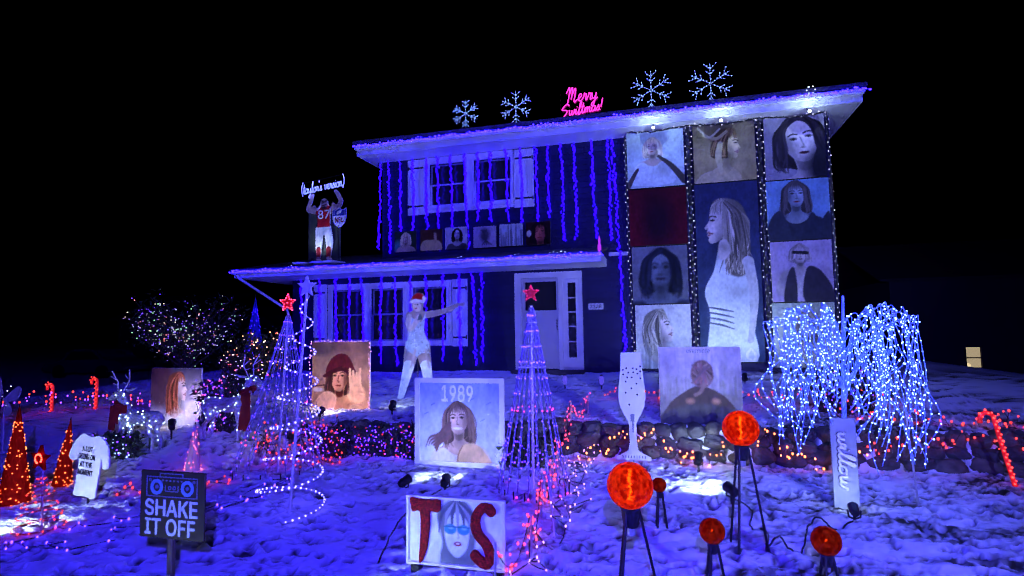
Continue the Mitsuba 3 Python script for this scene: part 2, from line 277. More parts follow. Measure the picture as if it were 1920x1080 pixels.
# dim rooms behind the glass
for x0, x1, z0, z1 in ((-2.9, 1.0, 4.0, 5.55), (-5.4, -1.2, .9, 2.85), (-.1, 2.2, .75, 2.85)):
    m = bx(x0, x1, .17, 2.4, z0, z1); m.invert(); m.update_faces(np.abs(m.face_normals[:, 1] - 1) > .1); part(H, 'room', m, 'm_dark')
# door
D = part(H, 'door', xz_extrude(sbox(.15, .8, .95, 2.72).difference(sbox(.225, 2.03, .905, 2.64)), -.03, .015), 'm_door')
part(D, 'pane', trimesh.Trimesh([(.22, .01, 2.02), (.91, .01, 2.02), (.91, .01, 2.65), (.22, .01, 2.65)], [(0, 1, 2), (0, 2, 3)], process=False), 'm_glass')
pan = xz_extrude(sbox(.27, .95, .86, 1.9).difference(sbox(.3, .98, .83, 1.87)), -.036, -.031)
part(D, 'panel_moulding', pan, 'm_door')
part(D, 'handle', tube([(.925, -.035, 1.62), (.925, -.085, 1.64), (.925, -.085, 1.82), (.925, -.035, 1.84)], .011, 8), 'm_black', 60)
part(H, 'door_frame', xz_extrude(sbox(0, .78, 1.46, 2.84).difference(unary_union([sbox(.145, .7, .955, 2.725), sbox(1.04, .98, 1.40, 2.68)])), -.06, .015), 'm_white')
S = part(H, 'sidelight', xz_extrude(sbox(1.042, .982, 1.398, 2.678).difference(sbox(1.15, 1.03, 1.32, 2.6)), -.03, .012), 'm_white')
part(S, 'pane', trimesh.Trimesh([(1.14, .008, 1.02), (1.33, .008, 1.02), (1.33, .008, 2.61), (1.14, .008, 2.61)], [(0, 1, 2), (0, 2, 3)], process=False), 'm_glass')
for z in (1.36, 1.68, 1.98, 2.28): part(S, 'muntin', bx(1.15, 1.32, -.02, -.005, z - .012, z + .012), 'm_white')
part(H, 'threshold', bbx(-.03, 1.5, -.35, -.003, .66, .78), 'm_stone0')
pl = part(H, 'number_plaque', bbx(1.58, 1.89, -.025, -.003, 2.02, 2.15), 'm_white'); part(pl, 'numerals', text_xz('2128', .07, 1.735, 2.05, -.0255, True, .003), 'm_ink')
# indoor christmas tree behind the middle pane
t = thing('indoor_tree', 'small lit christmas tree standing indoors behind the middle lower window', 'christmas tree')
part(t, 'crown', lathe([(0, .95), (.42, 1.0), (.25, 1.4), (.3, 1.4), (.12, 1.9), (0, 2.25)], -3.38, .75, 14), 'm_leaf')
hh = rng.uniform(1.0, 2.2, 60); aa = rng.uniform(math.pi, 2 * math.pi, 60)
lights(t, 'bulbs', bulbs(np.stack([-3.38 + np.cos(aa) * (2.3 - hh) * .34, .75 + np.sin(aa) * (2.3 - hh) * .34, hh], 1), .017), np.array([.9, .8, .65]) * 4, 0)

# ------------------------------------------------------------------ lights along the eaves and the hanging strands
def zig(n, step, amp): return np.stack([np.arange(n) * step, rng.normal(0, amp, n)], 1)
def eave_string(name, label, x0, x1, y, z, L, w, extra=()):
    t = thing(name, label, 'string lights', 'blue light strings along the eaves')
    px = np.arange(x0, x1, .07); pts = np.stack([px, np.full(len(px), y), z + .012 * np.sin(px * 9)], 1)
    if len(extra): pts = np.vstack([pts, np.asarray(extra)])
    part(t, 'wire', tube(pts[:len(px)], .005, 4), 'm_wire')
    P2 = np.vstack([pts + rng.normal(0, .012, pts.shape), pts + rng.normal(0, .012, pts.shape) + [.035, 0, -.02]])
    lights(t, 'bulbs', bulbs(P2, .016, sq=(1.3, 1, 1)), L * BLUE * [.5, 1.2, 1], w)
eave_string('eave_lights', 'blue string lights along the gutter of the upper roof', -3.53, 6.7, -.77, 5.79, 42, 5)
eave_string('eave_lights', 'blue string lights along the gutter of the porch roof', -6.42, 2.02, -1.17, 3.04, 45, 5)
ORD = ['first', 'second', 'third', 'fourth', 'fifth', 'sixth', 'seventh', 'eighth', 'ninth', 'tenth', 'eleventh', 'twelfth', 'thirteenth', 'fourteenth', 'fifteenth', 'sixteenth', 'seventeenth', 'eighteenth', 'nineteenth', 'twentieth']
def strand(label, x, z1, z0, drift=0., y=-.075, L=4.0):
    t = thing('light_strand', label, 'light strand', 'blue light strands hanging down the house front')
    n = int((z1 - z0) / .05); zz = np.linspace(z1, z0, n); xx = x + drift * np.linspace(0, 1, n) + .009 * np.sin(zz * 4 + x * 7) + rng.normal(0, .004, n); xx = xx
    p = np.stack([xx, np.full(n, y) + rng.normal(0, .006, n), zz], 1)
    part(t, 'wire', tube(p, .004, 4), 'm_wire')
    m = int((z1 - z0) / .03); q = np.stack([np.interp(np.linspace(0, 1, m), np.linspace(0, 1, n), xx) + rng.normal(0, .017, m), y + rng.normal(0, .008, m), np.linspace(z1, z0, m)], 1)
    r = .020 * (.7 + .6 * meshkit.fbm(q * [0, 0, 3.2] + [x * 3, 0, 0], 2, 4))
    lights(t, 'bulbs', bulbs(q, r, sq=(1, 1, 1.5)), L * (BLUE * [1.1, 0, 1]), .5)
ux = [-3.19, -3.0, -2.71, -2.37, -2.04, -1.76, -1.43, -1.11, -.79, -.5, -.14, .2, .52, .78, 1.08, 1.36, 1.72, 2.08]
for k, x in enumerate(ux):
    on_win = -2.6 < x < .5
    strand(f'{ORD[k]} blue light strand from the left on the upper wall' + (', in front of the window' if on_win else ''), x, 5.57, rng.uniform(3.42, 3.55) if not -1 < x < .9 else rng.uniform(3.9, 4.05), rng.normal(.03, .03), y=-.10 if on_win else -.07)
lx = [-5.3, -4.8, -4.34, -4.0, -3.66, -3.17, -2.82, -2.42, -2.05, -1.64, -1.26, -.95, -.73]
for k, x in enumerate(lx): strand(f'{ORD[k]} blue light strand from the left under the porch roof', x, 2.88, rng.uniform(.85, 1.0), rng.normal(.02, .03), y=-.11 if -5 < x < -1 else -.07)
strand('long blue light strand beside the tall grid of portrait posters', 2.17, 5.55, .95, .16)

# ------------------------------------------------------------------ printed pictures: colours per vertex on a fine sheet, drawn in the sheet's own metres
class Art:
    def __init__(s, w, h, step, bg=(.5, .5, .5), mask=None):
        s.w, s.h = w, h; s.nx, s.ny = int(w / step) + 2, int(h / step) + 2
        s.X, s.Y = np.meshgrid(np.linspace(0, w, s.nx), np.linspace(0, h, s.ny)); s.c = np.ones((s.ny, s.nx, 3)) * np.asarray(bg, float); s.step = step; s.mask = mask
    def put(s, d, col, soft=None, a=1.0):
        soft = soft or s.step; m = np.clip(.5 - d / soft, 0, 1)[..., None] * a; s.c = s.c * (1 - m) + np.asarray(col, float) * m; return s
    def ell(s, x, y, rx, ry, col, soft=None, a=1, rot=0):
        dx, dy = s.X - x, s.Y - y; p, q = dx * math.cos(rot) + dy * math.sin(rot), -dx * math.sin(rot) + dy * math.cos(rot)
        return s.put((np.sqrt((p / rx) ** 2 + (q / ry) ** 2) - 1) * min(rx, ry), col, soft, a)
    def poly(s, pts, col, soft=None, a=1, smooth=True):
        p = smoothpath(pts, 5, True) if smooth else np.asarray(pts, float); q = np.roll(p, -1, 0)
        d = np.full(s.X.shape, 1e9); ins = np.zeros(s.X.shape, bool)
        for (x0, y0), (x1, y1) in zip(p, q):
            ex, ey = x1 - x0, y1 - y0; wx, wy = s.X - x0, s.Y - y0; t = np.clip((wx * ex + wy * ey) / (ex * ex + ey * ey + 1e-12), 0, 1)
            d = np.minimum(d, (wx - ex * t) ** 2 + (wy - ey * t) ** 2)
            if y0 != y1: ins ^= ((y0 > s.Y) != (y1 > s.Y)) & (s.X < ex * (s.Y - y0) / ey + x0)
        return s.put(np.where(ins, -1, 1) * np.sqrt(d), col, soft, a)
    def line(s, pts, r, col, soft=None, a=1):
        p = smoothpath(pts, 4); r = np.interp(np.linspace(0, 1, len(p)), np.linspace(0, 1, np.size(r)), np.atleast_1d(r)); so = soft or s.step; m = r.max() + so
        j0, j1 = np.searchsorted(s.X[0], [p[:, 0].min() - m, p[:, 0].max() + m]); i0, i1 = np.searchsorted(s.Y[:, 0], [p[:, 1].min() - m, p[:, 1].max() + m])
        if i1 <= i0 or j1 <= j0: return s
        X, Y = s.X[i0:i1, j0:j1], s.Y[i0:i1, j0:j1]; d = np.full(X.shape, 1e9)
        for k in range(len(p) - 1):
            (x0, y0), (x1, y1) = p[k], p[k + 1]; ex, ey = x1 - x0, y1 - y0; t = np.clip(((X - x0) * ex + (Y - y0) * ey) / (ex * ex + ey * ey + 1e-12), 0, 1)
            d = np.minimum(d, np.hypot(X - x0 - ex * t, Y - y0 - ey * t) - (r[k] + (r[k + 1] - r[k]) * t))
        q = np.clip(.5 - d / so, 0, 1)[..., None] * a; s.c[i0:i1, j0:j1] = s.c[i0:i1, j0:j1] * (1 - q) + np.asarray(col, float) * q; return s
    def shade(s, x, y, r, k):
        """soft darkening (k < 1) or lightening of the print round a point"""
        g = np.exp(-((s.X - x) ** 2 + (s.Y - y) ** 2) / r ** 2)[..., None]; s.c = s.c * (1 + (k - 1) * g); return s
    def vgrad(s, lo, hi):
        t = (s.Y / s.h)[..., None]; s.c = np.asarray(lo) * (1 - t) + np.asarray(hi) * t; return s
    def mottle(s, amt, fx, fy, seed=0):
        p = np.stack([s.X.ravel() * fx, s.Y.ravel() * fy, 0 * s.X.ravel()], 1); s.c = s.c * (1 + amt * (meshkit.fbm(p, 3, seed).reshape(s.X.shape) - .5)[..., None] * 2); return s
    def sheet(s, parent, x, z, y, name='print', wave=0.0):
        c = np.clip(.42 * (np.clip(s.c, .001, 1) / .42) ** 1.3, .003, .86); p = np.stack([s.X.ravel() * 9 + x, s.Y.ravel() * 9 + z, 0 * s.X.ravel()], 1); c = (c * (1 + .35 * (meshkit.fbm(p, 3, 3).reshape(s.X.shape) - .5)[..., None] + .45 * (meshkit.fbm(p * [3.4, 2.2, 1], 3, 8).reshape(s.X.shape) - .5)[..., None])).reshape(-1, 3); yy = y + 0 * s.X
        if wave: yy = y + wave * np.sin(s.X * 3.1 + x) * np.sin(s.Y * 2.3 + z)
        v = np.stack([s.X.ravel() + x, yy.ravel(), s.Y.ravel() + z], 1); i, j = np.meshgrid(np.arange(s.ny - 1), np.arange(s.nx - 1), indexing='ij')
        if s.mask is not None:
            import shapely
            ok = shapely.contains_xy(s.mask, s.X.ravel(), s.Y.ravel()).reshape(s.X.shape); keep = ok[:-1, :-1] | ok[1:, 1:]; i, j = i[keep], j[keep]
        a = (i * s.nx + j).ravel(); f = np.concatenate([np.stack([a, a + 1, a + s.nx + 1], -1), np.stack([a, a + s.nx + 1, a + s.nx], -1)])
        return part(parent, name, trimesh.Trimesh(v, f, process=False), 'm_print', color=c)

def bust(A, cx, cy, s, hair=(.3, .2, .1), skin=(.6, .45, .38), top=(.6, .6, .6), look=0., long=1.0, lips=(.35, .05, .06), shade=None, fringe=True, soft=None, eyes=True, tilt=0.):
    """an everyday portrait of a woman with long hair; s = head height, (cx, cy) = face centre"""
    hr, sk = np.array(hair), np.array(skin); sh = np.array(shade if shade is not None else sk * .55); f = lambda x, y: (cx + s * (x * math.cos(tilt) - y * math.sin(tilt)), cy + s * (x * math.sin(tilt) + y * math.cos(tilt)))
    P = lambda *q: [f(*k) for k in q]; so = soft or A.step * 1.3; L = look
    A.poly(P((-.45, .35), (0, .68), (.45, .35), (.56, -.3), (.62, -.7 * long - .1), (.4, -1.0 * long), (0, -.75), (-.4, -1.0 * long), (-.62, -.7 * long - .1), (-.56, -.3)), hr * .7, so)
    A.poly(P((-.2, -.3), (.2, -.3), (.22, -.75), (.7, -.95), (1.1, -1.25), (1.25, -2.4), (-1.25, -2.4), (-1.1, -1.25), (-.7, -.95), (-.22, -.75)), sk * .8, so)
    A.poly(P((-.62, -1.0), (-.3, -1.22), (0, -1.3), (.3, -1.22), (.62, -1.0), (1.12, -1.25), (1.3, -2.5), (-1.3, -2.5), (-1.12, -1.25)), top, so)
    A.poly(P((-.16, -.42), (.16, -.42), (.12, -.72), (-.12, -.72)), sh, so * 2)
    A.poly(P((-.36, .25), (0, .5), (.36, .25), (.36, -.12), (.2 + .06 * L, -.44), (.02 + .1 * L, -.54), (-.2 + .06 * L, -.44), (-.36, -.12)), sk, so)
    A.poly(P((-.38 if L > 0 else .38, .2), ((-.2 if L > 0 else .2), .1), ((-.17 if L > 0 else .17), -.3), ((-.1 if L > 0 else .1), -.52), ((-.34 if L > 0 else .34), -.2)), sh, so * 3, .55)
    if eyes:
        for e in (-1, 1):
            ex = .17 * e + .11 * L
            A.ell(*f(ex, .07), .085 * s, .038 * s, sk * .25, so, 1); A.ell(*f(ex, .062), .03 * s, .03 * s, (.02, .02, .03), so); A.line(P((ex - .1, .16), (ex, .19), (ex + .1, .16)), .016 * s, hr * .35, so)
        A.line(P((.05 * L, .08), (.09 * L + .03 * (1 if L >= 0 else -1), -.12), (.09 * L, -.17)), .018 * s, sh, so * 1.5); A.ell(*f(.1 * L, -.18), .05 * s, .016 * s, sk * .4, so)
        A.ell(*f(.1 * L, -.31), .105 * s, .036 * s, lips, so); A.line(P((.1 * L - .1, -.305), (.1 * L + .1, -.305)), .008 * s, np.array(lips) * .3, so)
    side = -1 if L > 0 else 1
    A.shade(*f(.3 * side, -.1), .32 * s, .6); A.shade(*f(0, -.55), .2 * s, .6); A.shade(*f(-.12 * side, .1), .2 * s, 1.12); A.shade(*f(.7 * side, -1.5), .6 * s, .65); A.shade(*f(0, -.78), .25 * s, .7)
    g = np.random.default_rng(int(1000 * (cx + 7 * cy + 13 * s)))
    for k in range(64):
        e = 1 if k % 2 else -1; o = g.uniform(.33, .56); lo = -(.55 + .5 * g.random()) * long; wv = g.normal(0, .035, 3); dk = g.choice([.45, .7, 1.0, 1.35, 1.7], p=[.2, .25, .25, .2, .1])
        A.line(P((g.normal(.03, .06) + .03 * e, .6 + g.normal(0, .03)), (e * (o - .06), .32), (e * (o + .02 + wv[0]), -.15), (e * (o + .07 + wv[1]), -.2 + lo * .5), (e * (o + .02 + wv[2] * 2), lo - .1)), np.array([.012, .026, .03, .022, .006]) * s, np.clip(hr * dk, 0, .9), so * .9, .8)
    if fringe:
        for k in range(22):
            u = -.33 + .031 * k + g.normal(0, .01); A.line(P((.04 + .1 * u, .62), (u * .85, .45), (u * 1.12, .19 + g.uniform(0, .1))), np.array([.02, .026, .008]) * s, hr * g.uniform(.55, 1.4), so, .85)
    return A
def profile(A, cx, cy, s, d=1, hair=(.3, .2, .1), skin=(.6, .45, .38), top=(.6, .6, .6), long=1.0, lips=(.28, .14, .15), tilt=0., body=True, n=110):
    """an everyday head in profile, looking right (d = 1) or left (d = -1)"""
    hr, sk = np.array(hair), np.array(skin); ct, st = math.cos(tilt), math.sin(tilt); f = lambda x, y: (cx + d * s * (x * ct - y * st), cy + s * (x * st + y * ct)); P = lambda *q: [f(*k) for k in q]; so = A.step * 1.2; g = np.random.default_rng(int(999 * (cx + 5 * cy)))
    A.poly(P((.22, .5), (-.05, .66), (-.45, .5), (-.62, .05), (-.66, -.6 * long), (-.5, -1.1 * long), (-.1, -1.0 * long), (-.02, -.3)), hr * .55, so * 2)
    if body: A.poly(P((-.12, -.3), (.14, -.42), (.1, -.8), (.45, -1.1), (.6, -1.6), (.55, -2.6), (-1.2, -2.6), (-1.05, -1.5), (-.5, -1.0), (-.22, -.75)), sk * .85, so); A.poly(P((.2, -1.02), (.5, -1.25), (.66, -1.8), (.6, -2.7), (-1.3, -2.7), (-1.1, -1.45), (-.6, -1.05), (-.2, -1.25)), top, so)
    A.poly(P((.16, .46), (.29, .26), (.3, .12), (.36, .0), (.43, -.1), (.4, -.14), (.345, -.16), (.385, -.22), (.35, -.26), (.375, -.31), (.33, -.36), (.345, -.44), (.27, -.52), (.1, -.47), (-.06, -.3), (-.14, .0), (-.1, .4)), sk, so)
    A.shade(*f(.02, -.42), .2 * s, .5); A.shade(*f(-.1, -.1), .2 * s, .6); A.shade(*f(.22, -.12), .13 * s, 1.15); A.shade(*f(.0, -.75), .25 * s, .6)
    A.ell(*f(.235, .085), .06 * s, .026 * s, (.03, .03, .04), so); A.line(P((.14, .17), (.24, .2), (.31, .16)), .018 * s, hr * .3, so); A.line(P((.33, -.26), (.24, -.265)), .02 * s, lips, so); A.ell(*f(.335, -.22), .04 * s, .018 * s, lips, so); A.ell(*f(.33, -.305), .04 * s, .02 * s, lips, so); A.ell(*f(.36, -.125), .018 * s, .01 * s, sk * .3, so)
    for k in range(n):
        u = g.random(); w = g.normal(0, .04, 3); lo = -(.5 + .6 * g.random()) * long; dk = g.choice([.3, .6, 1.0, 1.5, 2.0], p=[.2, .25, .25, .2, .1])
        A.line(P((.16 - .3 * u, .56 + .08 * math.sin(3 * u)), (-.02 - .4 * u, .4 - .1 * u), (-.08 - .5 * u + w[0], 0), (-.06 - .55 * u + w[1], -.25 + lo * .4), (-.04 - .5 * u + w[2] * 2, lo)), np.array([.01, .022, .026, .02, .005]) * s, np.clip(hr * dk, 0, .9), so * .8, .85)
    for k in range(24): u = g.uniform(-.1, .26); A.line(P((-.05 + .2 * u, .6), (u * .7 + .04, .5), (u + .05, .22 + g.uniform(0, .08))), np.array([.012, .02, .006]) * s, np.clip(hr * g.uniform(.4, 1.6), 0, .9), so * .8, .85)
    return A
def streaks(A, x0, x1, z0, z1, n, r, col, a=.6, seed=0):
    g = np.random.default_rng(seed)
    for k in range(n):
        x = g.uniform(x0, x1); h = g.uniform(.3, 1) * (z1 - z0); A.line([(x, z0), (x + g.normal(0, .01), z0 + h)], g.uniform(.3, 1) * r, np.array(col) * g.uniform(.7, 1.3), A.step * 3, a)
    return A

# ten posters hung in a grid on the right part of the front
def poster(label, x0, z0, x1, z1, paint, bg, group='portrait posters hung in a grid before the house front', y=-.3, name='wall_poster', step=.0125, edge='m_darkboard', wave=.008):
    t = thing(name, label, 'poster', group)
    part(t, 'backing', bbx(x0, x1, y, y + .03, z0, z1, .003), edge)
    A = Art(x1 - x0 - .012, z1 - z0 - .012, step, bg); paint(A); A.sheet(t, x0 + .006, z0 + .006, y - .003 - wave, wave=wave); return t
def p_L1(A):
    A.mottle(.25, 1.5, 2, 3); bust(A, .5, .82, .3, (.62, .56, .42), (.66, .56, .5), (.62, .7, .72), -.5, .7); A.line([(.62, .62), (.85, .42), (1.1, .1)], [.03, .05, .07], (.1, .09, .08)); A.line([(.0, .02), (.12, .25), (.2, .38)], [.05, .03], (.12, .1, .1))
def p_L2(A):
    A.mottle(.5, 1.2, 1, 5); A.ell(.55, .45, .28, .5, (.03, .006, .03), .3, .9)
def p_L3(A):
    A.mottle(.2, 2, 1, 6); bust(A, .54, .68, .62, (.03, .035, .06), (.2, .23, .3), (.05, .06, .1), 0, .8, (.1, .08, .12), soft=.07, fringe=False)
def p_L4(A):
    A.mottle(.15, 2, 2, 7); profile(A, .48, .8, .56, 1, (.42, .4, .34), (.7, .64, .62), (.6, .64, .68), .9, tilt=.1); streaks(A, .1, .5, 0, .6, 14, .02, (.3, .32, .33), .7, 2)
def p_M1(A):
    A.vgrad((.42, .36, .2), (.2, .17, .12)).mottle(.4, 2, 2, 8); profile(A, .66, .72, .5, 1, (.2, .14, .08), (.58, .5, .32), (.5, .44, .3), .5, tilt=-.1); A.line([(.2, .95), (.42, .86), (.62, .98)], .03, (.4, .35, .24)); A.line([(.1, 1.1), (.3, .9), (.5, 1.05)], .02, (.45, .42, .34)); A.line([(.5, .75), (.46, .5), (.5, .2)], [.05, .06, .04], (.5, .45, .3))
def p_M2(A):
    A.vgrad((.06, .09, .16), (.05, .06, .14)).mottle(.3, 1, 1, 9)
    A.poly([(.18, 0), (.2, .9), (.12, 1.35), (.3, 1.75), (.42, 2.2), (.62, 2.25), (.85, 2.05), (.95, 1.6), (.92, .9), (1.0, 0)], (.6, .64, .68), .02)
    profile(A, .48, 2.66, .74, -1, (.36, .33, .3), (.6, .55, .54), (.6, .64, .68), 1.25, body=False, n=240)
    A.poly([(.42, 2.3), (.56, 2.32), (.62, 2.1), (.5, 1.95), (.4, 2.0)], (.56, .52, .52), .03); A.shade(.5, 2.2, .12, .6); A.shade(.75, 1.3, .25, .7); A.shade(.3, .9, .2, 1.15)
    for k in range(4): A.line([(.15, 1.05 - .1 * k), (.4, 1.0 - .1 * k), (.62, .95 - .11 * k)], [.012, .02, .01], (.12, .14, .2))
    A.line([(.92, 1.9), (1.0, 1.3), (.96, .8), (.9, .4)], [.1, .08, .06, .05], (.5, .5, .52)); A.line([(.9, .25), (.98, .12), (.92, .02), (.82, .12), (.9, .25)], .02, (.75, .78, .8))
def p_R1(A):
    A.mottle(.3, 1.5, 3, 10); bust(A, .62, .72, .78, (.06, .05, .07), (.68, .62, .66), (.4, .38, .42), .3, .6, (.12, .03, .06), fringe=False, tilt=.16); A.ell(1.02, .2, .3, .45, (.03, .03, .05), .2)
def p_R2(A):
    A.mottle(.2, 1.5, 1, 11); bust(A, .5, .85, .42, (.12, .11, .12), (.36, .42, .5), (.06, .07, .1), .4, .9); A.poly([(.6, 0), (.75, .5), (.9, .35), (1.05, .5), (1.1, 0)], (.05, .06, .09), .02); A.poly([(.0, 0), (.05, .4), (.25, .55), (.4, 0)], (.06, .07, .1), .02)
def p_R3(A):
    A.mottle(.15, 1.5, 2, 12); bust(A, .5, .88, .3, (.3, .26, .3), (.5, .44, .5), (.42, .38, .44), .2, .4, (.2, .1, .14)); A.poly([(.2, 0), (.28, .5), (.4, .62), (.42, 0)], (.06, .055, .08), .02); A.poly([(.55, 0), (.6, .6), (.8, .6), (1.0, .3), (1.05, 0)], (.055, .05, .075), .02); A.line([(.4, .92), (.62, .9)], .03, (.03, .03, .04))
def p_R4(A):
    A.mottle(.3, 1.5, 2, 13); bust(A, .6, .78, .4, (.25, .24, .22), (.45, .45, .42), (.5, .52, .5), -.3, .8); streaks(A, 0, 1.1, 0, .6, 25, .02, (.35, .37, .36), .6, 3)
poster('pale teal poster of a woman in a white top, top left of the poster grid', 2.475, 4.42, 3.59, 5.58, p_L1, (.5, .6, .6))
poster('nearly black maroon poster, second from the top in the left column', 2.485, 3.25, 3.6, 4.40, p_L2, (.14, .01, .035))
poster('dark blurred face poster, third from the top in the left column', 2.51, 2.09, 3.58, 3.24, p_L3, (.2, .21, .26))
poster('pale poster of a fringed face turned right, bottom of the left column', 2.54, .82, 3.6, 2.08, p_L4, (.55, .56, .55))
poster('ochre poster of a braided woman in profile, top of the middle column', 3.757, 4.42, 4.9, 5.58, p_M1, (.3, .26, .16))
poster('tall full length poster of a long haired woman in a white top', 3.747, .95, 4.9, 4.41, p_M2, (.06, .08, .16))
poster('lilac grey poster of a pale face with dark lips, top of the right column', 5.05, 4.37, 6.105, 5.58, p_R1, (.36, .34, .42))
poster('blue poster of a seated woman in black, second in the right column', 5.04, 3.21, 6.12, 4.36, p_R2, (.24, .38, .56))
poster('lilac poster of a woman in an open dark coat, third in the right column', 5.06, 2.06, 6.11, 3.2, p_R3, (.42, .36, .5))
poster('grey green poster behind the willow lights, bottom of the right column', 5.04, .85, 6.1, 2.05, p_R4, (.34, .38, .34))
# garlands with clear bulbs between and around the columns
def garland(label, pts, w=.06, step=.085, L=2.4):
    t = thing('light_garland', label, 'garland', 'dark garlands with clear bulbs round the posters'); p = smoothpath(pts, 12)
    c = along(p, .04); c = c + rng.normal(0, .008, c.shape)
    part(t, 'garland', tube(c, w * .3 * (1 + .4 * rng.random(len(c))), 6), 'm_black')
    q = along(p, step); s = np.where(np.arange(len(q)) % 2, 1, -1)[:, None] * w * .75 * (0.4 + .6 * rng.random((len(q), 1)))
    d = (p[-1] - p[0]) / np.linalg.norm(p[-1] - p[0]); side = np.cross(d, [0, 1, 0]); q = q + side * s + np.stack([0 * q[:, 0], -np.abs(rng.normal(.02, .01, len(q))), 0 * q[:, 0]], 1)
    lights(t, 'bulbs', bulbs(q, .0095), L * np.array([.75, .75, 1.0]), .25)
garland('garland with clear bulbs down the left edge of the poster grid', [(2.44, -.34, 5.55), (2.46, -.34, 3.4), (2.5, -.34, .9)], .035)
garland('wide garland with clear bulbs between the left and middle poster columns', [(3.665, -.36, 5.57), (3.67, -.36, 3), (3.67, -.36, .9)], .09, .06)
garland('wide garland with clear bulbs between the middle and right poster columns', [(4.965, -.36, 5.57), (4.98, -.36, 3), (4.98, -.36, .9)], .09, .06)
garland('garland with clear bulbs down the right edge of the poster grid', [(6.14, -.34, 5.55), (6.15, -.34, 3.4), (6.14, -.34, 1.0)], .035)
garland('swagged garland with clear bulbs along the top of the poster grid', [(2.46, -.37, 5.58), (3.05, -.38, 5.54), (3.66, -.37, 5.585), (4.3, -.38, 5.54), (4.97, -.37, 5.585), (5.6, -.38, 5.54), (6.14, -.37, 5.58)], .035, .1)

def spot(name, pos, target, I, cut=35, beam=20, c=COOL, w=4.0):
    d = np.asarray(target, float) - np.asarray(pos, float); d /= np.linalg.norm(d)
    scene[name] = {'type': 'spot', 'intensity': rgb(*(np.array(c) * I * EV)), 'cutoff_angle': float(cut), 'beam_width': float(beam), 'to_world': T().look_at(origin=[float(v) for v in np.asarray(pos) + d * .0], target=[float(v) for v in np.asarray(target)], up=[0, 0, 1] if abs(d[2]) < .95 else [0, 1, 0]), 'sampling_weight': 2.0}
def spike_lamp(label, x, y, target, I, cut=42, beam=22, c=COOL, h=.10, group='black spike spotlights in the snow', z=None, s=1.0):
    """ground spotlight: stake, hinge, tubular head with a glass and a glowing lens"""
    t = thing('spike_lamp', label, 'spotlight', group); z = gh(x, y) - .02 if z is None else z; c0 = np.array([x, y, z + h]); d = np.asarray(target, float) - c0; d /= np.linalg.norm(d)
    R = trimesh.geometry.align_vectors([0, 0, 1], d); R[:3, 3] = c0
    head = trimesh.creation.revolve(np.array([(0, -.06), (.03, -.06), (.038, -.03), (.042, .05), (.046, .06), (.04, .06), (.036, .045), (0, .045)]) * s, sections=16); head.apply_transform(R)
    part(t, 'head', head, 'm_black', 40); part(t, 'stake', tube([(x, y, z - .1), (x, y, z + h - .02)], .011, 6), 'm_black')
    part(t, 'bracket', tube([c0 + [-.045, 0, 0], c0 + [-.04, 0, -.05], c0 + [0, 0, -.065], c0 + [.04, 0, -.05], c0 + [.045, 0, 0]], .007, 5), 'm_black')
    lens = trimesh.creation.cylinder(radius=.035 * s, height=.004); lens.apply_translation((0, 0, .05 * s)); lens.apply_transform(R); part(t, 'lens', lens, 'm_gleam', emitter=glow(np.array(c) * 12, 0))
    spot(f'{t}_beam', c0 + d * .068 * s, target, I, cut, beam, c)
def flood_lamp(label, x, y, h, target, I, c, cut=62, beam=40):
    t = thing('flood_lamp', label, 'floodlight', 'blue floodlights on poles at the street'); z = gz(x, y); d = np.asarray(target, float) - [x, y, h]; d /= np.linalg.norm(d)
    part(t, 'pole', tube([(x, y, z - .2), (x, y, h - .1)], .02, 8), 'm_black'); R = trimesh.geometry.align_vectors([0, 0, 1], d); R[:3, 3] = (x, y, h)
    b = bbx(-.13, .13, -.09, .09, -.05, .03); b.apply_transform(R); part(t, 'housing', b, 'm_black'); l = bx(-.11, .11, -.07, .07, .0305, .034); l.apply_transform(R); part(t, 'lens', l, 'm_gleam', emitter=glow(np.array(c) * 20, 0))
    spot(f'{t}_beam', np.array([x, y, h]) + d * .06, target, I, cut, beam, c, 14.0)
flood_lamp('blue floodlight on a pole close to the camera', 3.35, -12.4, 2.5, (.3, -6.3, .1), 155, BLUE * [3.4, 13, 1])
flood_lamp('blue floodlight on a pole right of the camera', 6.4, -12.8, 2.3, (1.5, 0, 3.9), 190, np.array([.20, .22, 1.0]), 36, 19)
# three small lamps under the upper eave
for k, (x, w) in enumerate(((3.02, 'left'), (4.25, 'middle'), (5.75, 'right'))):
    t = thing('eave_lamp', f'small white lamp under the eave above the {w} poster column', 'lamp', 'lamps under the eave'); part(t, 'arm', tube([(x, -.62, 5.59), (x, -.7, 5.5), (x, -.78, 5.47)], .012, 6), 'm_black')
    part(t, 'bulb', bulbs([(x, -.8, 5.47)], .028, ICO1, 0), 'm_gleam', True, emitter=glow(COOL * 14, 0))
    scene[f'{t}_light'] = {'type': 'point', 'position': [x, -.86, 5.47], 'intensity': rgb(*(COOL * [.8, .9, 1] * .6 * EV)), 'sampling_weight': 2.0}

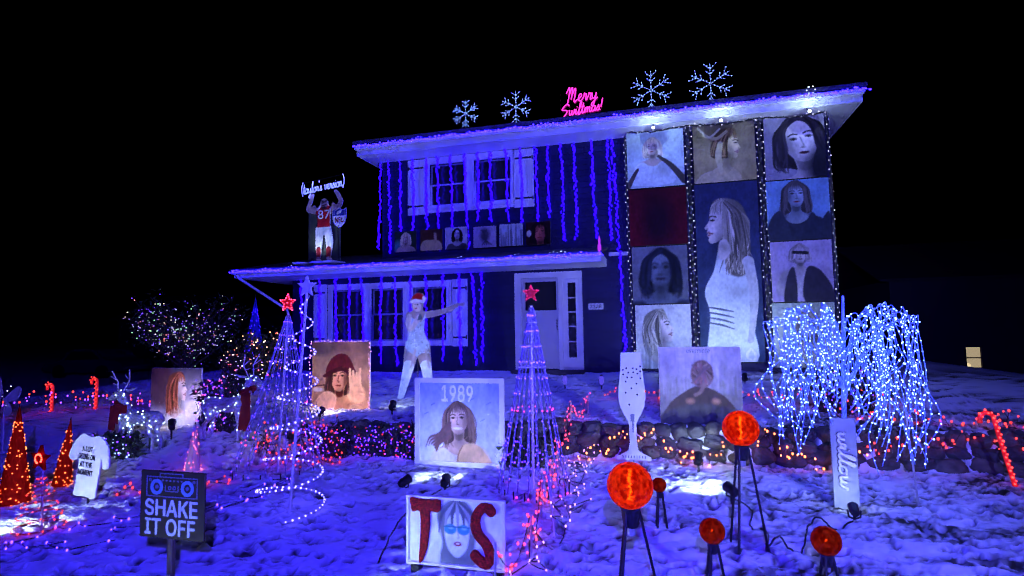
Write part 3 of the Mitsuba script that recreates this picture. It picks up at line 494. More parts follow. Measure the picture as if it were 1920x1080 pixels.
# ------------------------------------------------------------------ roof: snowflakes, neon, small pictures, cut-out player
def snowflake(label, x, z, R, y=-.5, col=(.22, .42, 1.0)):
    t = thing('snowflake', label, 'snowflake', 'lit snowflakes on the upper roof edge'); pts = []
    for k in range(6):
        a = math.pi / 6 + k * math.pi / 3; d = np.array([math.cos(a), 0, math.sin(a)]); n = np.array([-math.sin(a), 0, math.cos(a)]); c = np.array([x, y, z]); segs = [[c, c + d * R]]
        for rr, ll in ((.45, .26), (.7, .34)):
            for s in (1, -1): segs.append([c + d * R * rr, c + d * R * (rr + ll * .75) + n * s * R * ll * .8])
        part(t, 'arm', cat([tube(q, .009, 5) for q in segs]), 'm_whitewire')
        for q in segs: pts.append(along(q, .058))
    pts = np.vstack(pts); lights(t, 'bulbs', bulbs(pts + rng.normal(0, .006, pts.shape) - [0, .012, 0], .0095), np.array(col) * 2.4, .3)
    part(t, 'stake', tube([(x, y + .01, z), (x, y + .01, 5.95)], .01, 5), 'm_black')
for k, (x, z, R) in enumerate(((-.92, 6.33, .31), (.21, 6.34, .35), (3.0, 6.34, .40), (4.12, 6.33, .41))): snowflake(f'{["leftmost", "second from left", "third from left", "rightmost"][k]} of the four lit snowflakes on the roof edge', x, z, R)
part(thing('snowflake_star', 'small white lit star clip on the right end of the upper gutter', 'light'), 'bulbs', bulbs([(5.8 + .07 * math.cos(a), -.76, 5.87 + .07 * math.sin(a)) for a in np.arange(0, 6.2, 1.05)], .013), 'm_gleam', kind='stuff', emitter=glow(COOL * 4, .2))

GLY = {
 'M': (.92, [[(0, .62), (.08, .78), (.2, 1.02), (.24, .6), (.2, .05), (.16, -.1)], [(.22, .4), (.36, .9), (.44, .95), (.45, .5), (.42, .18)], [(.44, .4), (.6, .85), (.68, .86), (.68, .45), (.66, .05), (.74, -.02), (.86, .12)]]),
 'S': (.66, [[(.62, .86), (.5, 1.0), (.28, .98), (.06, .76), (.0, .62), (.2, .56), (.44, .5), (.46, .3), (.3, .08), (.1, -.12)]]),
 'e': (.36, [[(-.02, .1), (.14, .22), (.26, .36), (.2, .5), (.08, .42), (.05, .2), (.14, .03), (.26, .03), (.36, .12)]]),
 'r': (.34, [[(-.02, .1), (.08, .3), (.1, .5), (.16, .44), (.26, .44), (.24, .2), (.26, .03), (.36, .1)]]),
 'y': (.42, [[(0, .46), (.04, .2), (.12, .08), (.24, .2), (.3, .46)], [(.3, .46), (.26, .0), (.18, -.34), (.06, -.4), (.06, -.24), (.3, .0), (.44, .14)]]),
 'w': (.56, [[(-.02, .4), (.04, .46), (.06, .14), (.14, .03), (.24, .2), (.27, .44)], [(.27, .44), (.28, .14), (.36, .03), (.46, .2), (.48, .46), (.58, .42)]]),
 'i': (.24, [[(0, .12), (.08, .46), (.07, .12), (.12, .02), (.24, .12)], [(.1, .64), (.13, .68)]]),
 'f': (.3, [[(0, .1), (.18, .6), (.26, .95), (.18, 1.02), (.12, .7), (.1, .1), (.06, -.4), (.16, -.36), (.2, 0), (.3, .14)]]),
 't': (.28, [[(0, .1), (.1, .5), (.14, .88), (.1, .3), (.12, .05), (.2, .03), (.28, .12)], [(-.02, .56), (.26, .6)]]),
 'm': (.62, [[(0, .1), (.06, .46), (.08, .02)], [(.08, .2), (.2, .46), (.27, .4), (.27, .02)], [(.27, .2), (.4, .46), (.47, .4), (.47, .1), (.54, .02), (.62, .12)]]),
 'a': (.44, [[(.32, .42), (.18, .48), (.04, .32), (.06, .08), (.18, .02), (.3, .2), (.34, .46)], [(.34, .46), (.32, .14), (.36, .03), (.46, .12)]]),
 's': (.32, [[(-.02, .1), (.12, .34), (.18, .5), (.2, .36), (.26, .2), (.2, .04), (.06, .04)], [(.2, .04), (.32, .12)]]),
 '!': (.2, [[(.14, .98), (.08, .24)], [(.05, .04), (.06, .0)]]),
 'l': (.26, [[(0, .1), (.14, .5), (.22, .95), (.14, 1.0), (.09, .6), (.09, .1), (.16, .02), (.26, .12)]]),
 'o': (.4, [[(.2, .48), (.06, .36), (.04, .12), (.16, .01), (.3, .12), (.3, .36), (.2, .48), (.3, .42), (.42, .44)]]),
 "'": (.14, [[(.08, .98), (.05, .78)]]),
 'v': (.38, [[(-.02, .42), (.04, .46), (.1, .1), (.15, .03), (.28, .3), (.3, .46), (.4, .42)]]),
 'n': (.44, [[(0, .1), (.06, .46), (.08, .02)], [(.08, .2), (.2, .46), (.28, .4), (.28, .1), (.34, .02), (.44, .12)]]),
 '(': (.24, [[(.22, 1.1), (.04, .75), (.02, .3), (.16, -.16)]]), ')': (.24, [[(.02, 1.1), (.18, .75), (.18, .3), (.02, -.16)]]), ' ': (.3, [])}
def script(text, width, slant=.15, squash=1.0):
    out, x = [], 0.0
    for ch in text:
        adv, ls = GLY[ch]
        for l in ls: out.append(np.array([(x + px + slant * pz, pz * squash) for px, pz in smoothpath(l, 5)]))
        x += adv
    s = width / x; return [o * s for o in out]
def tubes2d(lines, r, fn): return cat([tube(np.array([fn(a, b) for a, b in l]), r, 6) for l in lines])
t = thing('neon_sign', 'pink neon script greeting on a clear panel at the upper roof edge', 'neon sign')
part(t, 'panel', bbx(1.17, 2.1, -.47, -.462, 5.9, 6.62, .002), 'm_acrylic')
L1 = script('Merry', .66); L2 = script('Swiftmas!', .84)
part(t, 'lettering', cat([tubes2d(L1, .0125, lambda a, b: (1.27 + a, -.5, 6.3 + b * 1.12 - .0 * a)), tubes2d(L2, .0125, lambda a, b: (1.18 + a, -.5, 6.0 + b * 1.05 + .08 * a))]), 'm_gleam', True, emitter=glow(PINK * [1.3, 2, 1.2] * 1.6, .8))
part(t, 'post', cat([tube([(x, -.455, 5.92), (x, -.455, 6.1)], .012, 5) for x in (1.35, 1.95)]), 'm_black')

# six small pictures leaning on the porch roof
def small(label, k, paint, bg):
    x0 = -2.67 + k * .604; rx = [0, .02, .0, .05, .03, .01][k]; z0 = 3.385 - .004 * (k % 2); poster(label, x0 + rx, z0, x0 + rx + .525, z0 + .47 + .01 * (k % 3), paint, bg, 'six small pictures on the porch roof', -.4, 'roof_picture', .011, 'm_darkboard', 0.0)
small('small picture of a blonde woman on dark green, leftmost on the porch roof', 0, lambda A: (A.ell(.1, .05, .16, .2, (.12, .28, .34), .1), bust(A, .27, .3, .2, (.6, .52, .38), (.62, .5, .42), (.5, .4, .38), -.4, .8)), (.03, .06, .05))
small('small brown and cream picture, second on the porch roof', 1, lambda A: (A.mottle(.5, 3, 3, 2), A.poly([(.02, 0), (.05, .2), (.2, .24), (.45, .2), (.5, 0)], (.55, .46, .26), .02), A.ell(.22, .36, .13, .12, (.11, .05, .035), .05), A.line([(.35, .36), (.36, .22)], .03, (.5, .4, .24), .03)), (.1, .05, .04))
small('small black and white portrait of a dark haired woman, third on the porch roof', 2, lambda A: bust(A, .28, .32, .2, (.02, .02, .025), (.5, .48, .5), (.1, .1, .12), 0, .8, (.1, .06, .08), fringe=False), (.5, .5, .54))
small('small lilac grey charcoal sketch, fourth on the porch roof', 3, lambda A: (A.mottle(.2, 3, 3, 4), A.ell(.26, .26, .11, .15, (.12, .11, .15), .08), [A.line([(.18 + .03 * k, .38), (.3 - .02 * k, .22), (.2 + .05 * k, .06)], .01, (.08, .08, .1), .02) for k in range(5)]), (.4, .36, .46))
small('small pale picture of bare tree trunks, fifth on the porch roof', 4, lambda A: streaks(A, 0, .52, 0, .5, 22, .014, (.16, .17, .2), .8, 4), (.46, .5, .54))
small('small red toned face picture with a black edge, rightmost on the porch roof', 5, lambda A: (bust(A, .3, .26, .36, (.03, .01, .015), (.45, .15, .13), (.1, .03, .03), -.3, .6, (.4, .02, .03)), A.ell(.06, .24, .05, .07, (.6, .58, .56), .02)), (.05, .015, .02))
for k in range(5):
    x = [1.0, -2.2, -.9, .3, -4.9][k]; t = thing('gutter_light', f'{["rightmost", "second", "third", "fourth", "leftmost"][k]} small clear light clip standing on the porch gutter', 'light', 'clear light clips on the porch gutter'); n = 5 if k == 0 else 2
    part(t, 'clip', bx(x - .01, x + (n - 1) * .075 + .01, -1.1, -1.09, 3.07, 3.085), 'm_black'); lights(t, 'bulbs', bulbs([(x + q * .075, -1.095, 3.1 + .02 * (q % 2)) for q in range(n)], .0095), COOL * 5, .1)
t = thing('candle_light', 'pink and blue glowing plastic candle at the right end of the porch roof', 'light'); part(t, 'body', lathe([(0, 3.06), (.035, 3.06), (.035, 3.2), (.02, 3.24), (.026, 3.29), (.012, 3.36), (0, 3.39)], 1.96, -1.09, 12), 'm_gleam', 40, emitter=glow([.45, .03, 1.0], .4))

def cutout(t, poly, art, x, z, y, edge='m_board', th=.018):
    part(t, 'board', xz_extrude(Polygon([(a + x, b + z) for a, b in poly.exterior.coords]), y, y + th), edge); art.mask = poly; art.sheet(t, x, z, y - .002)
def limb(*p, r):
    q = smoothpath(p, 6); r = np.interp(np.linspace(0, 1, len(q)), np.linspace(0, 1, len(r)), r)
    return unary_union([unary_union([Point(*q[k]).buffer(r[k]), Point(*q[k + 1]).buffer(r[k + 1])]).convex_hull for k in range(len(q) - 1)])
def solid(p):
    p = p.buffer(.004).buffer(-.004); p = max(getattr(p, 'geoms', [p]), key=lambda g: g.area); return Polygon(p.exterior).simplify(.001)
# player cut-out, feet at (0.45, 0)
t = thing('player_cutout', 'printed cutout of a football player in a red jersey number 87 with both arms raised', 'cutout')
part(t, 'backing_board', bbx(-4.74, -3.9, -.62, -.6, 3.2, 4.5, .003), 'm_greyboard')
head = Point(.47, 1.36).buffer(.1)
body = unary_union([limb((.47, 1.22), (.47, .95), (.47, .78), r=[.15, .165, .15]), limb((.36, .76), (.35, .45), (.34, .1), r=[.1, .085, .05]), limb((.56, .76), (.62, .45), (.6, .1), r=[.1, .09, .05]), limb((.34, .08), (.36, .02), r=[.05, .045]), limb((.6, .09), (.66, .02), r=[.05, .045]), head, Point(.47, 1.27).buffer(.07),
                    limb((.36, 1.17), (.16, 1.2), (.06, 1.25), (.12, 1.42), (.17, 1.56), r=[.08, .062, .055, .045, .035]), limb((.58, 1.17), (.8, 1.24), (.9, 1.36), (.84, 1.52), (.76, 1.62), r=[.08, .062, .055, .045, .035]), limb((.18, 1.25), (.22, 1.3), r=[.05, .02]), limb((.72, 1.28), (.7, 1.34), r=[.05, .02])])
A = Art(1.0, 1.7, .009, (.6, .48, .4)); A.mottle(.3, 6, 6, 2)
A.poly([(.28, .82), (.27, 1.2), (.38, 1.3), (.56, 1.3), (.67, 1.2), (.66, .82)], (.5, .03, .05)); A.line([(.64, 1.22), (.65, .82)], .02, (.75, .74, .76)); A.line([(.3, 1.22), (.36, 1.28)], .03, (.6, .55, .55))
A.poly([(.2, .8), (.74, .8), (.74, .3), (.48, .3), (.47, .55), (.45, .3), (.2, .3)], (.74, .8, .82), smooth=False); A.mottle(.12, 14, 7, 8); A.line([(.47, .8), (.47, .5)], .012, (.5, .56, .62), .03); A.line([(.66, .8), (.68, .35)], .012, (.55, .62, .7))
for x in (.34, .6): A.line([(x, .3), (x, .1)], .06, (.35, .04, .06)); A.line([(x - .01, .08), (x + .04, .02)], .045, (.5, .42, .4))
A.ell(.47, 1.36, .105, .105, (.4, .33, .32)); A.line([(.4, 1.42), (.47, 1.38), (.56, 1.42)], .02, (.08, .06, .07)); A.line([(.42, 1.3), (.53, 1.32)], .014, (.12, .05, .06)); A.line([(.38, 1.47), (.56, 1.47)], .02, (.45, .4, .42)); A.line([(.41, 1.35), (.52, 1.4)], .012, (.1, .06, .08)); A.ell(.47, 1.245, .07, .04, (.1, .05, .05), .03)
cutout(t, solid(body), A, -4.78, 3.22, -.66)
part(t, 'number', text_xz('87', .19, -4.31, 4.22, -.663, True, .003), 'm_board')
t2 = thing('neon_script', 'blue neon script in brackets held above the player cutout', 'neon sign'); L = script("(taylor's version)", 1.12, .12)
rot = .115; R2 = lambda a, b: (-4.86 + a * math.cos(rot) - b * 1.35 * math.sin(rot), -.72, 4.79 + a * math.sin(rot) + b * 1.35 * math.cos(rot))
part(t2, 'lettering', tubes2d(L, .0085, R2), 'm_gleam', True, emitter=glow(np.array([.55, .62, 1.0]) * [.8, .9, 3.4], .8)); part(t2, 'backing', tube([R2(.05, .2), R2(1.05, .2)], .006, 5), 'm_black')
# league crest
t = thing('league_crest', 'blue and white shield shaped football league crest beside the player cutout', 'crest')
sh = lambda s: Polygon(smoothpath([(0, .42), (.03, .44), (.09, .40), (.18, .45), (.27, .40), (.33, .44), (.36, .42), (.35, .2), (.3, .08), (.18, 0), (.06, .08), (.01, .2)], 4, True)).buffer(s)
part(t, 'board', xz_extrude(Polygon([(a - 4.07, b + 3.98) for a, b in sh(0).exterior.coords]), -.70, -.685), 'm_board')
A = Art(.36, .46, .006, (.72, .74, .76)); A.poly([(.01, .27), (.01, .42), (.09, .395), (.18, .44), (.27, .395), (.35, .42), (.35, .27)], (.04, .07, .34), smooth=False); A.ell(.18, .35, .075, .035, (.75, .76, .8), rot=.6)
for k in range(4): A.ell(.05 + .0 * k, .3 + .03 * k, .009, .009, (.8, .8, .8)); A.ell(.31, .3 + .03 * k, .009, .009, (.8, .8, .8))
A.mask = sh(-.012); A.sheet(t, -4.07, 3.98, -.702); part(t, 'lettering', text_xz('NFL', .11, -3.89, 4.1, -.703, True, .002, width=.2), 'm_redglit'); part(t, 'post', tube([(-3.93, -.68, 3.98), (-3.93, -.62, 3.2)], .01, 5), 'm_black')
struct('roof_snow', cat([trimesh.Trimesh(ICO2.vertices * [a, .3, .035] * (1 + .35 * rng.random((len(ICO2.vertices), 1))) + [x, -.75, PR(-.75) + .005], ICO2.faces) for x, a in ((-4.7, .2), (-4.3, .28), (-3.95, .2))]), 'm_board', 60, 'stuff', 'patchy snow on the porch roof at the feet of the player cutout')
spike_lamp('small black spotlight on the porch roof below the player cutout', -4.36, -1.0, (-4.33, -.6, 4.2), 1.3, 50, 26, group='roof spotlights', z=PR(-1.0), h=.09, s=.8)

# ------------------------------------------------------------------ stone edging: each boulder a part
W = thing('stone_wall', 'low wall of rounded grey fieldstones along the raised snowy bed', 'wall')
edge = lambda u: float(np.interp(u, [-3, -.5, 2, 6], [-5.75, -5.5, -5.05, -5.0]))
for row in range(3):
    u = -.9 + .07 * row
    while u < 7.0:
        w = rng.uniform(.09, .17) * (1 - .12 * row); h = rng.uniform(.07, .105); v = ICO2.vertices.copy(); v = v * (1 + 1.0 * (meshkit.fbm(v * 1.5 + rng.random(3) * 50, 2, 3)[:, None] - .5)); v = np.sign(v) * np.abs(v) ** .8 * [w, rng.uniform(.1, .15), h]
        zb = .18 + row * .115 + rng.uniform(-.02, .02); v = v @ trimesh.transformations.rotation_matrix(rng.uniform(-.3, .3), (0, 1, 0))[:3, :3].T
        part(W, 'stone', trimesh.Trimesh(v + [u + w, edge(u + w) - .07 + row * .04 + rng.uniform(-.02, .02), zb + .04], ICO2.faces, process=False), f'm_stone{rng.integers(3)}', 28); u += 2 * w * .93
def string(name, label, pts, r, c, w=1.0, group=None, cat_='string lights', wire=True, base=OCT, sq=(1, 1, 1.4), wpts=None):
    t = thing(name, label, cat_, group)
    if wire: part(t, 'wire', tube(smoothpath(wpts if wpts is not None else pts, 2), .0035, 4), 'm_wire')
    lights(t, 'bulbs', bulbs(pts, r, base, sq=sq), c, w); return t
def wander(p, step, sd): q = along(smoothpath(p, 8), step); return q + rng.normal(0, 1, q.shape) * np.asarray(sd)
us = np.arange(2.0, 6.3, .034); zz = .33 + .13 * np.sin(us * 5.1) + .06 * np.sin(us * 17.3)
P_ = np.array([(u, edge(u) - .30 + (z - .2) * .25, z) for u, z in zip(us + rng.normal(0, .03, len(us)), zz + rng.normal(0, .05, len(us)))])
string('stone_lights', 'warm orange red string lights draped over the fieldstone wall', P_[us < 5.0], .0105, ORANGE * [1, 1.3, 1.3] * 8, 2, wire=True)
P_ = wander([(5.0, edge(5.0) - .2, .42), (5.2, -5.2, .36), (5.5, -5.2, .45), (6.2, -5.1, .5), (6.6, -5.1, .4)], .05, (.02, .02, .05)); string('stone_lights', 'sparser red string lights at the right end of the fieldstone wall', P_, .011, RED * 4, .7)
P_ = wander([(2.2, -3.3, .72), (2.9, -3.2, .68), (3.4, -3.9, .72), (4.3, -3.6, .72), (5.2, -3.4, .72), (6.0, -3.3, .68)], .05, (.03, .06, .03)); string('bed_lights', 'red string lights lying along the raised bed behind the champagne glass', P_, .011, RED * 3.5, .7)
P_ = wander([(5.1, -4.1, .66), (5.5, -4.5, .56), (6.2, -4.6, .55), (7.2, -4.4, .5), (8.6, -4.2, .45)], .035, (.03, .08, .06)); string('bed_lights', 'bright red string lights in the snow below and right of the willow tree', P_, .012, RED * 4, .7)

# ------------------------------------------------------------------ pictures and signs in the yard
def framed(name, label, x0, z0, x1, z1, y, paint, bg, frame='m_white', fw=.035, step=.0075, legs=True, group=None, wave=0):
    t = thing(name, label, 'sign', group); part(t, 'backing', bbx(x0, x1, y + .012, y + .035, z0, z1, .003), 'm_board')
    if fw: part(t, 'frame', xz_extrude(sbox(x0 - .004, z0 - .004, x1 + .004, z1 + .004).difference(sbox(x0 + fw, z0 + fw, x1 - fw, z1 - fw)), y - .01, y + .011), frame)
    A = Art(x1 - x0 - .006, z1 - z0 - .006, step, bg); paint(A); A.sheet(t, x0 + .003, z0 + .003, y + .009)
    if legs:
        for x in (x0 + .1, x1 - .1): part(t, 'leg', tube([(x, y + .045, z1 - .2), (x, y + .045, gh(x, y) - .15)], .012, 6), 'm_black')
    return t
def p_1989(A):
    A.vgrad((.62, .64, .74), (.26, .32, .62)).mottle(.06, 3, 3, 2)
    A.poly([(.34, .3), (.3, .18), (.5, .1), (.74, .05), (.9, .0), (.36, .0)], (.66, .66, .74), .03)
    bust(A, .5, .5, .3, (.2, .13, .12), (.66, .47, .44), (.6, .56, .6), -.25, .95, (.45, .12, .14), tilt=.05, soft=.01)
    for k in range(6): A.line([(.4, .46 - .03 * k), (.28, .34 - .02 * k), (.17 + .015 * k, .3 - .028 * k), (.12 + .03 * k, .2 + .01 * k)], [.022, .016, .004], (.2 + .03 * (k % 2), .13, .14), .015)
    A.poly([(.5, .0), (.49, .1), (.55, .22), (.68, .25), (.79, .18), (.88, .0)], (.6, .42, .28), .02); A.line([(.49, .0), (.5, .12), (.55, .22)], .006, (.3, .18, .14), .012); A.shade(.56, .05, .1, .7)
    A.ell(.49, .405, .05, .014, (.75, .7, .7), .01)
    for x, y in ((.12, .56), (.78, .5), (.2, .66), (.66, .72), (.85, .68)): A.line([(x - .02, y - .012), (x, y), (x + .025, y + .012)], .004, (.2, .24, .4), .01)
t = framed('album_sign', 'large square white framed sign of a smiling woman under the numerals 1989', .4, .14, 1.43, 1.09, -5.86, p_1989, (.4, .45, .6), fw=.05)
part(t, 'lettering', text_xz('1989', .17, .895, .84, -5.853, True, .003, width=.37), 'm_board')
spike_lamp('black spike spotlight on the lit snow heap below the numerals sign', 1.08, -6.66, (.92, -5.86, .42), .95, 50, 34, h=.1, s=1.0)
def p_TS(A):
    A.poly([(.22, .0), (.24, .14), (.2, .3), (.25, .38), (.34, .42), (.43, .38), (.47, .28), (.46, .1), (.45, .0)], (.2, .22, .23), .02)
    A.poly([(.27, .12), (.26, .26), (.34, .33), (.42, .26), (.41, .12), (.34, .05)], (.6, .66, .68), .012)
    for k in range(7): A.line([(.34, .41), (.24 + .035 * k, .32), (.215 + .045 * k, .2)], [.006, .012, .003], (.14 + .2 * (k % 2), .16 + .2 * (k % 2), .18 + .18 * (k % 2)), .008)
    for x in (.295, .385): A.ell(x, .225, .042, .032, (.08, .3, .34), .008); A.ell(x + .005, .235, .018, .01, (.3, .55, .55), .01)
    A.line([(.25, .24), (.43, .24)], .004, (.06, .2, .24)); A.ell(.345, .135, .026, .014, (.3, .02, .05), .006); A.ell(.345, .137, .014, .006, (.75, .7, .7), .004); A.line([(.35, .2), (.352, .175), (.345, .17)], .004, (.42, .46, .48), .01)
    A.poly([(.12, .0), (.16, .1), (.21, .14), (.22, .0)], (.58, .62, .66), .01)
t = framed('initials_sign', 'white sign with two red glitter initials around a face in teal sunglasses', 1.45, .105, 2.115, .53, -8.22, p_TS, (.66, .74, .78), 'm_board', .012, .005, legs=False)
for x in (1.5, 2.06): part(t, 'foot', bbx(x - .03, x + .03, -8.215, -8.15, -.02, .11), 'm_black')
glT = Polygon(smoothpath([(.03, .375), (.035, .42), (.13, .405), (.225, .415), (.235, .36), (.22, .335), (.165, .335), (.16, .25), (.14, .1), (.105, .015), (.09, .03), (.1, .2), (.095, .33), (.045, .33)], 4, True))
glS = LineString(smoothpath([(.58, .36), (.555, .385), (.51, .37), (.475, .3), (.49, .22), (.55, .15), (.57, .08), (.55, .04), (.51, .05), (.47, .085)], 6)).buffer(.03)
for nme, gpoly in (('letter_t', glT), ('letter_s', glS)): part(t, 'letter', xz_extrude(Polygon([(a + 1.45, b + .105) for a, b in gpoly.exterior.coords]), -8.238, -8.213), 'm_redglit')
spike_lamp('black spike spotlight in the foreground snow aimed at the initials sign', 1.3, -8.9, (1.8, -8.22, .3), 1.35, 55, 35, h=.07, s=.8)
# dark yard sign on a post
t = thing('yard_sign', 'dark square yard sign with a boombox drawing on a post', 'sign'); part(t, 'board', bbx(-.235, .28, -8.7, -8.685, .3, .725, .004), 'm_darkboard')
part(t, 'lettering', text_xz('SHAKE', .098, .022, .445, -8.703, True, .003, width=.42), 'm_pale'); part(t, 'lettering', text_xz('IT OFF', .098, .015, .325, -8.703, True, .003, width=.40), 'm_pale')
ring = lambda x, z, a, b: Point(x, z).buffer(a).difference(Point(x, z).buffer(b))
part(t, 'boombox', xz_extrude(unary_union([sbox(-.185, .56, .225, .69).difference(sbox(-.178, .567, .218, .683)), sbox(-.08, .69, .11, .713).difference(sbox(-.073, .69, .103, .706)), sbox(-.03, .595, .07, .602), sbox(-.035, .6, -.028, .635), sbox(.068, .6, .075, .635), ring(.005, .62, .014, .006), ring(.04, .62, .014, .006), ring(-.155, .665, .011, .004), ring(.195, .665, .011, .004)] + [sbox(-.06 + .03 * k, .66, -.045 + .03 * k, .67) for k in range(6)]), -8.703, -8.7), 'm_greyline')

for x in (-.1, .145): part(part(t, 'speaker', xz_extrude(ring(x, .623, .05, .028), -8.705, -8.7), 'm_lightblue'), 'cone', xz_extrude(Point(x, .623).buffer(.013), -8.704, -8.7), 'm_greyline')
part(t, 'post', bbx(-.025, .015, -8.684, -8.645, -.2, .6), 'm_wood')
spike_lamp('black spike spotlight in the foreground snow below the boombox yard sign', .12, -9.25, (.02, -8.7, .5), .3, 50, 30, h=.06, s=.8, c=(.75, .95, .85))
# tee shirt cut-out
t = thing('shirt_sign', 'white cutout of a T-shirt with four lines of black lettering in the snow', 'sign')
tee = Polygon(smoothpath([(-.06, .57), (0, .555), (.06, .57), (.1, .575), (.2, .5), (.235, .36), (.235, .3), (.165, .29), (.15, .38), (.12, .1), (.1, .0), (-.02, .01), (-.14, .0), (-.15, .05), (-.135, .2), (-.13, .4), (-.175, .32), (-.25, .34), (-.24, .42), (-.18, .52), (-.1, .575)], 3, True))
th = -.09; tf = lambda a, b: (-2.125 + a * math.cos(th) - b * math.sin(th), .115 + a * math.sin(th) + b * math.cos(th))
part(t, 'board', xz_extrude(Polygon([tf(a, b) for a, b in tee.exterior.coords]), -7.6, -7.585), 'm_board')
for k, (s, w) in enumerate((('A LOT', .13), ('GOING ON', .2), ('AT THE', .15), ('MOMENT', .18))):
    a, b = tf(-.03, .42 - .072 * k); part(t, 'lettering', text_xz(s, .046, a, b, -7.603, True, .003, rot=th, width=w), 'm_ink')
part(t, 'stake', tube([(-2.12, -7.575, .4), (-2.12, -7.575, -.1)], .01, 6), 'm_black')
spike_lamp('black spike spotlight at the far left aimed across lit snow at the T-shirt cutout', -2.02, -8.5, (-2.12, -7.6, .3), 2.6, 52, 36, h=.07)
# champagne glass cut-out
t = thing('glass_cutout', 'tall white cutout of a champagne flute with dark bubbles before the stone wall', 'cutout')
half = [(.105, 1.17), (.112, 1.0), (.135, .8), (.142, .68), (.125, .58), (.08, .48), (.05, .43), (.036, .39), (.034, .2), (.05, .1), (.12, .06), (.185, .03), (.19, .0)]
fl = Polygon(half + [(-a, b) for a, b in half[::-1]]).buffer(.008).buffer(-.004); gx, gy = 2.74, -5.3; gz0 = .17
part(t, 'board', xz_extrude(Polygon([(a + gx, b + gz0) for a, b in fl.exterior.coords]), gy, gy + .015), 'm_board')
for a, b in ((-.09, .98), (-.05, 1.0), (.02, 1.0), (.06, .99), (.1, 1.02), (-.085, .93), (-.03, .95), (.025, .955), (.07, .94), (.1, .965), (-.045, .9), (.005, .9), (.1, .89), (-.06, .85), (.055, .83), (0, .78), (-.065, .73), (.06, .71), (-.03, .6)): part(t, 'bubble', xz_extrude(Point(gx + a, gz0 + b).buffer(.0105, 5), gy - .004, gy), 'm_ink')
part(t, 'stem_shade', xz_extrude(sbox(gx - .02, gz0 + .42, gx + .02, gz0 + .5).union(sbox(gx - .005, gz0 + .3, gx + .012, gz0 + .42)), gy - .003, gy), 'm_greyline')
part(t, 'foot_text', text_xz('CHEERS', .03, gx, gz0 + .025, gy - .003, False, .002, width=.2) if False else xz_extrude(unary_union([sbox(gx - .12 + .03 * k, gz0 + .022, gx - .108 + .03 * k, gz0 + .05) for k in range(9)]), gy - .002, gy), 'm_greyline')
part(t, 'stake', tube([(gx, gy + .024, .7), (gx, gy + .024, .0)], .009, 6), 'm_black')
spike_lamp('black spike spotlight beside a bright snow pool aimed at the champagne flute', 3.62, -6.5, (2.95, -5.5, .5), 3.4, 55, 40, h=.14)
# forest picture
def p_ever(A):
    A.vgrad((.16, .16, .15), (.55, .5, .56)).mottle(.12, 4, 3, 3); streaks(A, 0, .92, .36, .92, 40, .012, (.4, .38, .42), .55, 6); A.ell(.12, .72, .1, .15, (.36, .32, .42), .05, .7); streaks(A, 0, .92, .3, .6, 30, .012, (.3, .3, .26), .5, 9)
    A.poly([(.06, 0), (.1, .22), (.26, .36), (.42, .44), (.6, .4), (.78, .26), (.86, 0)], (.13, .10, .09), .02); A.poly([(.06, 0), (.1, .16), (.5, .24), (.84, .16), (.86, 0)], (.12, .12, .13), .05, .8)
    A.ell(.48, .58, .125, .16, (.24, .16, .15), .02); [A.line([(.48 + .1 * math.cos(q), .58 + .13 * math.sin(q)), (.48 + .05 * math.cos(q + .8), .58 + .07 * math.sin(q + .8))], [.012, .006], np.array((.3, .22, .2)) * (.5 + .9 * ((q * 7) % 1)), .012) for q in np.arange(0, 6.2, .33)]; [A.line([(.38 + .03 * k, .68 - .02 * (k % 3)), (.48, .6), (.55 - .03 * k, .48)], .012, (.24 + .1 * (k % 2), .18, .19), .02) for k in range(7)]
    A.line([(.5, .46), (.46, .38), (.4, .34)], .02, (.3, .22, .2), .02); A.ell(.34, .27, .04, .03, (.5, .3, .22), .04, .8); A.ell(.62, .27, .04, .03, (.5, .3, .22), .04, .8)
t = framed('album_sign', 'square misty picture of a figure in a coat seen from behind on the raised bed', 3.03, .49, 3.94, 1.385, -4.82, p_ever, (.5, .5, .5), fw=0)
part(t, 'lettering', text_xz('evermore', .055, 3.475, 1.315, -4.814, False, .002, width=.26), 'm_greyline')
spike_lamp('black spike spotlight in the snow below the misty coat picture', 3.4, -5.62, (3.48, -4.82, .9), 1.3, 50, 30, h=.16)
# sepia cap picture with lights round it
def p_hat(A):
    A.vgrad((.5, .3, .2), (.26, .16, .13)).mottle(.5, 3, 3, 4); A.ell(.2, .65, .3, .2, (.42, .3, .2), .1); A.ell(.18, .87, .2, .1, (.2, .15, .13), .08)
    bust(A, .46, .46, .38, (.12, .05, .04), (.66, .36, .24), (.6, .4, .28), -.4, .6, (.35, .06, .05), shade=(.16, .03, .03), fringe=False)
    A.poly([(.24, .52), (.3, .7), (.44, .8), (.6, .77), (.7, .6), (.72, .52), (.5, .6)], (.16, .025, .04), .012); A.poly([(.2, .5), (.5, .62), (.74, .5), (.7, .46), (.48, .55), (.24, .46)], (.1, .02, .03), .012)
    for k in range(4): A.line([(.66 + .045 * k, .3), (.64 + .05 * k, .45), (.63 + .055 * k, .58 - .03 * (k % 3))], [.03, .024, .018], (.7, .46, .3), .01)
    A.ell(.74, .22, .14, .14, (.66, .42, .28), .05); A.line([(.0, .33), (.25, .35)], .01, (.1, .05, .05)); A.ell(.1, .28, .1, .03, (.5, .45, .45), .02); A.poly([(.0, .0), (.2, .25), (.4, .2), (.35, .0)], (.62, .4, .28), .02)
t = framed('album_sign', 'sepia brown picture of a woman in a cap raising her hand, edged with small lights', -1.95, .5, -.99, 1.48, -4.42, p_hat, (.4, .25, .2), fw=0)
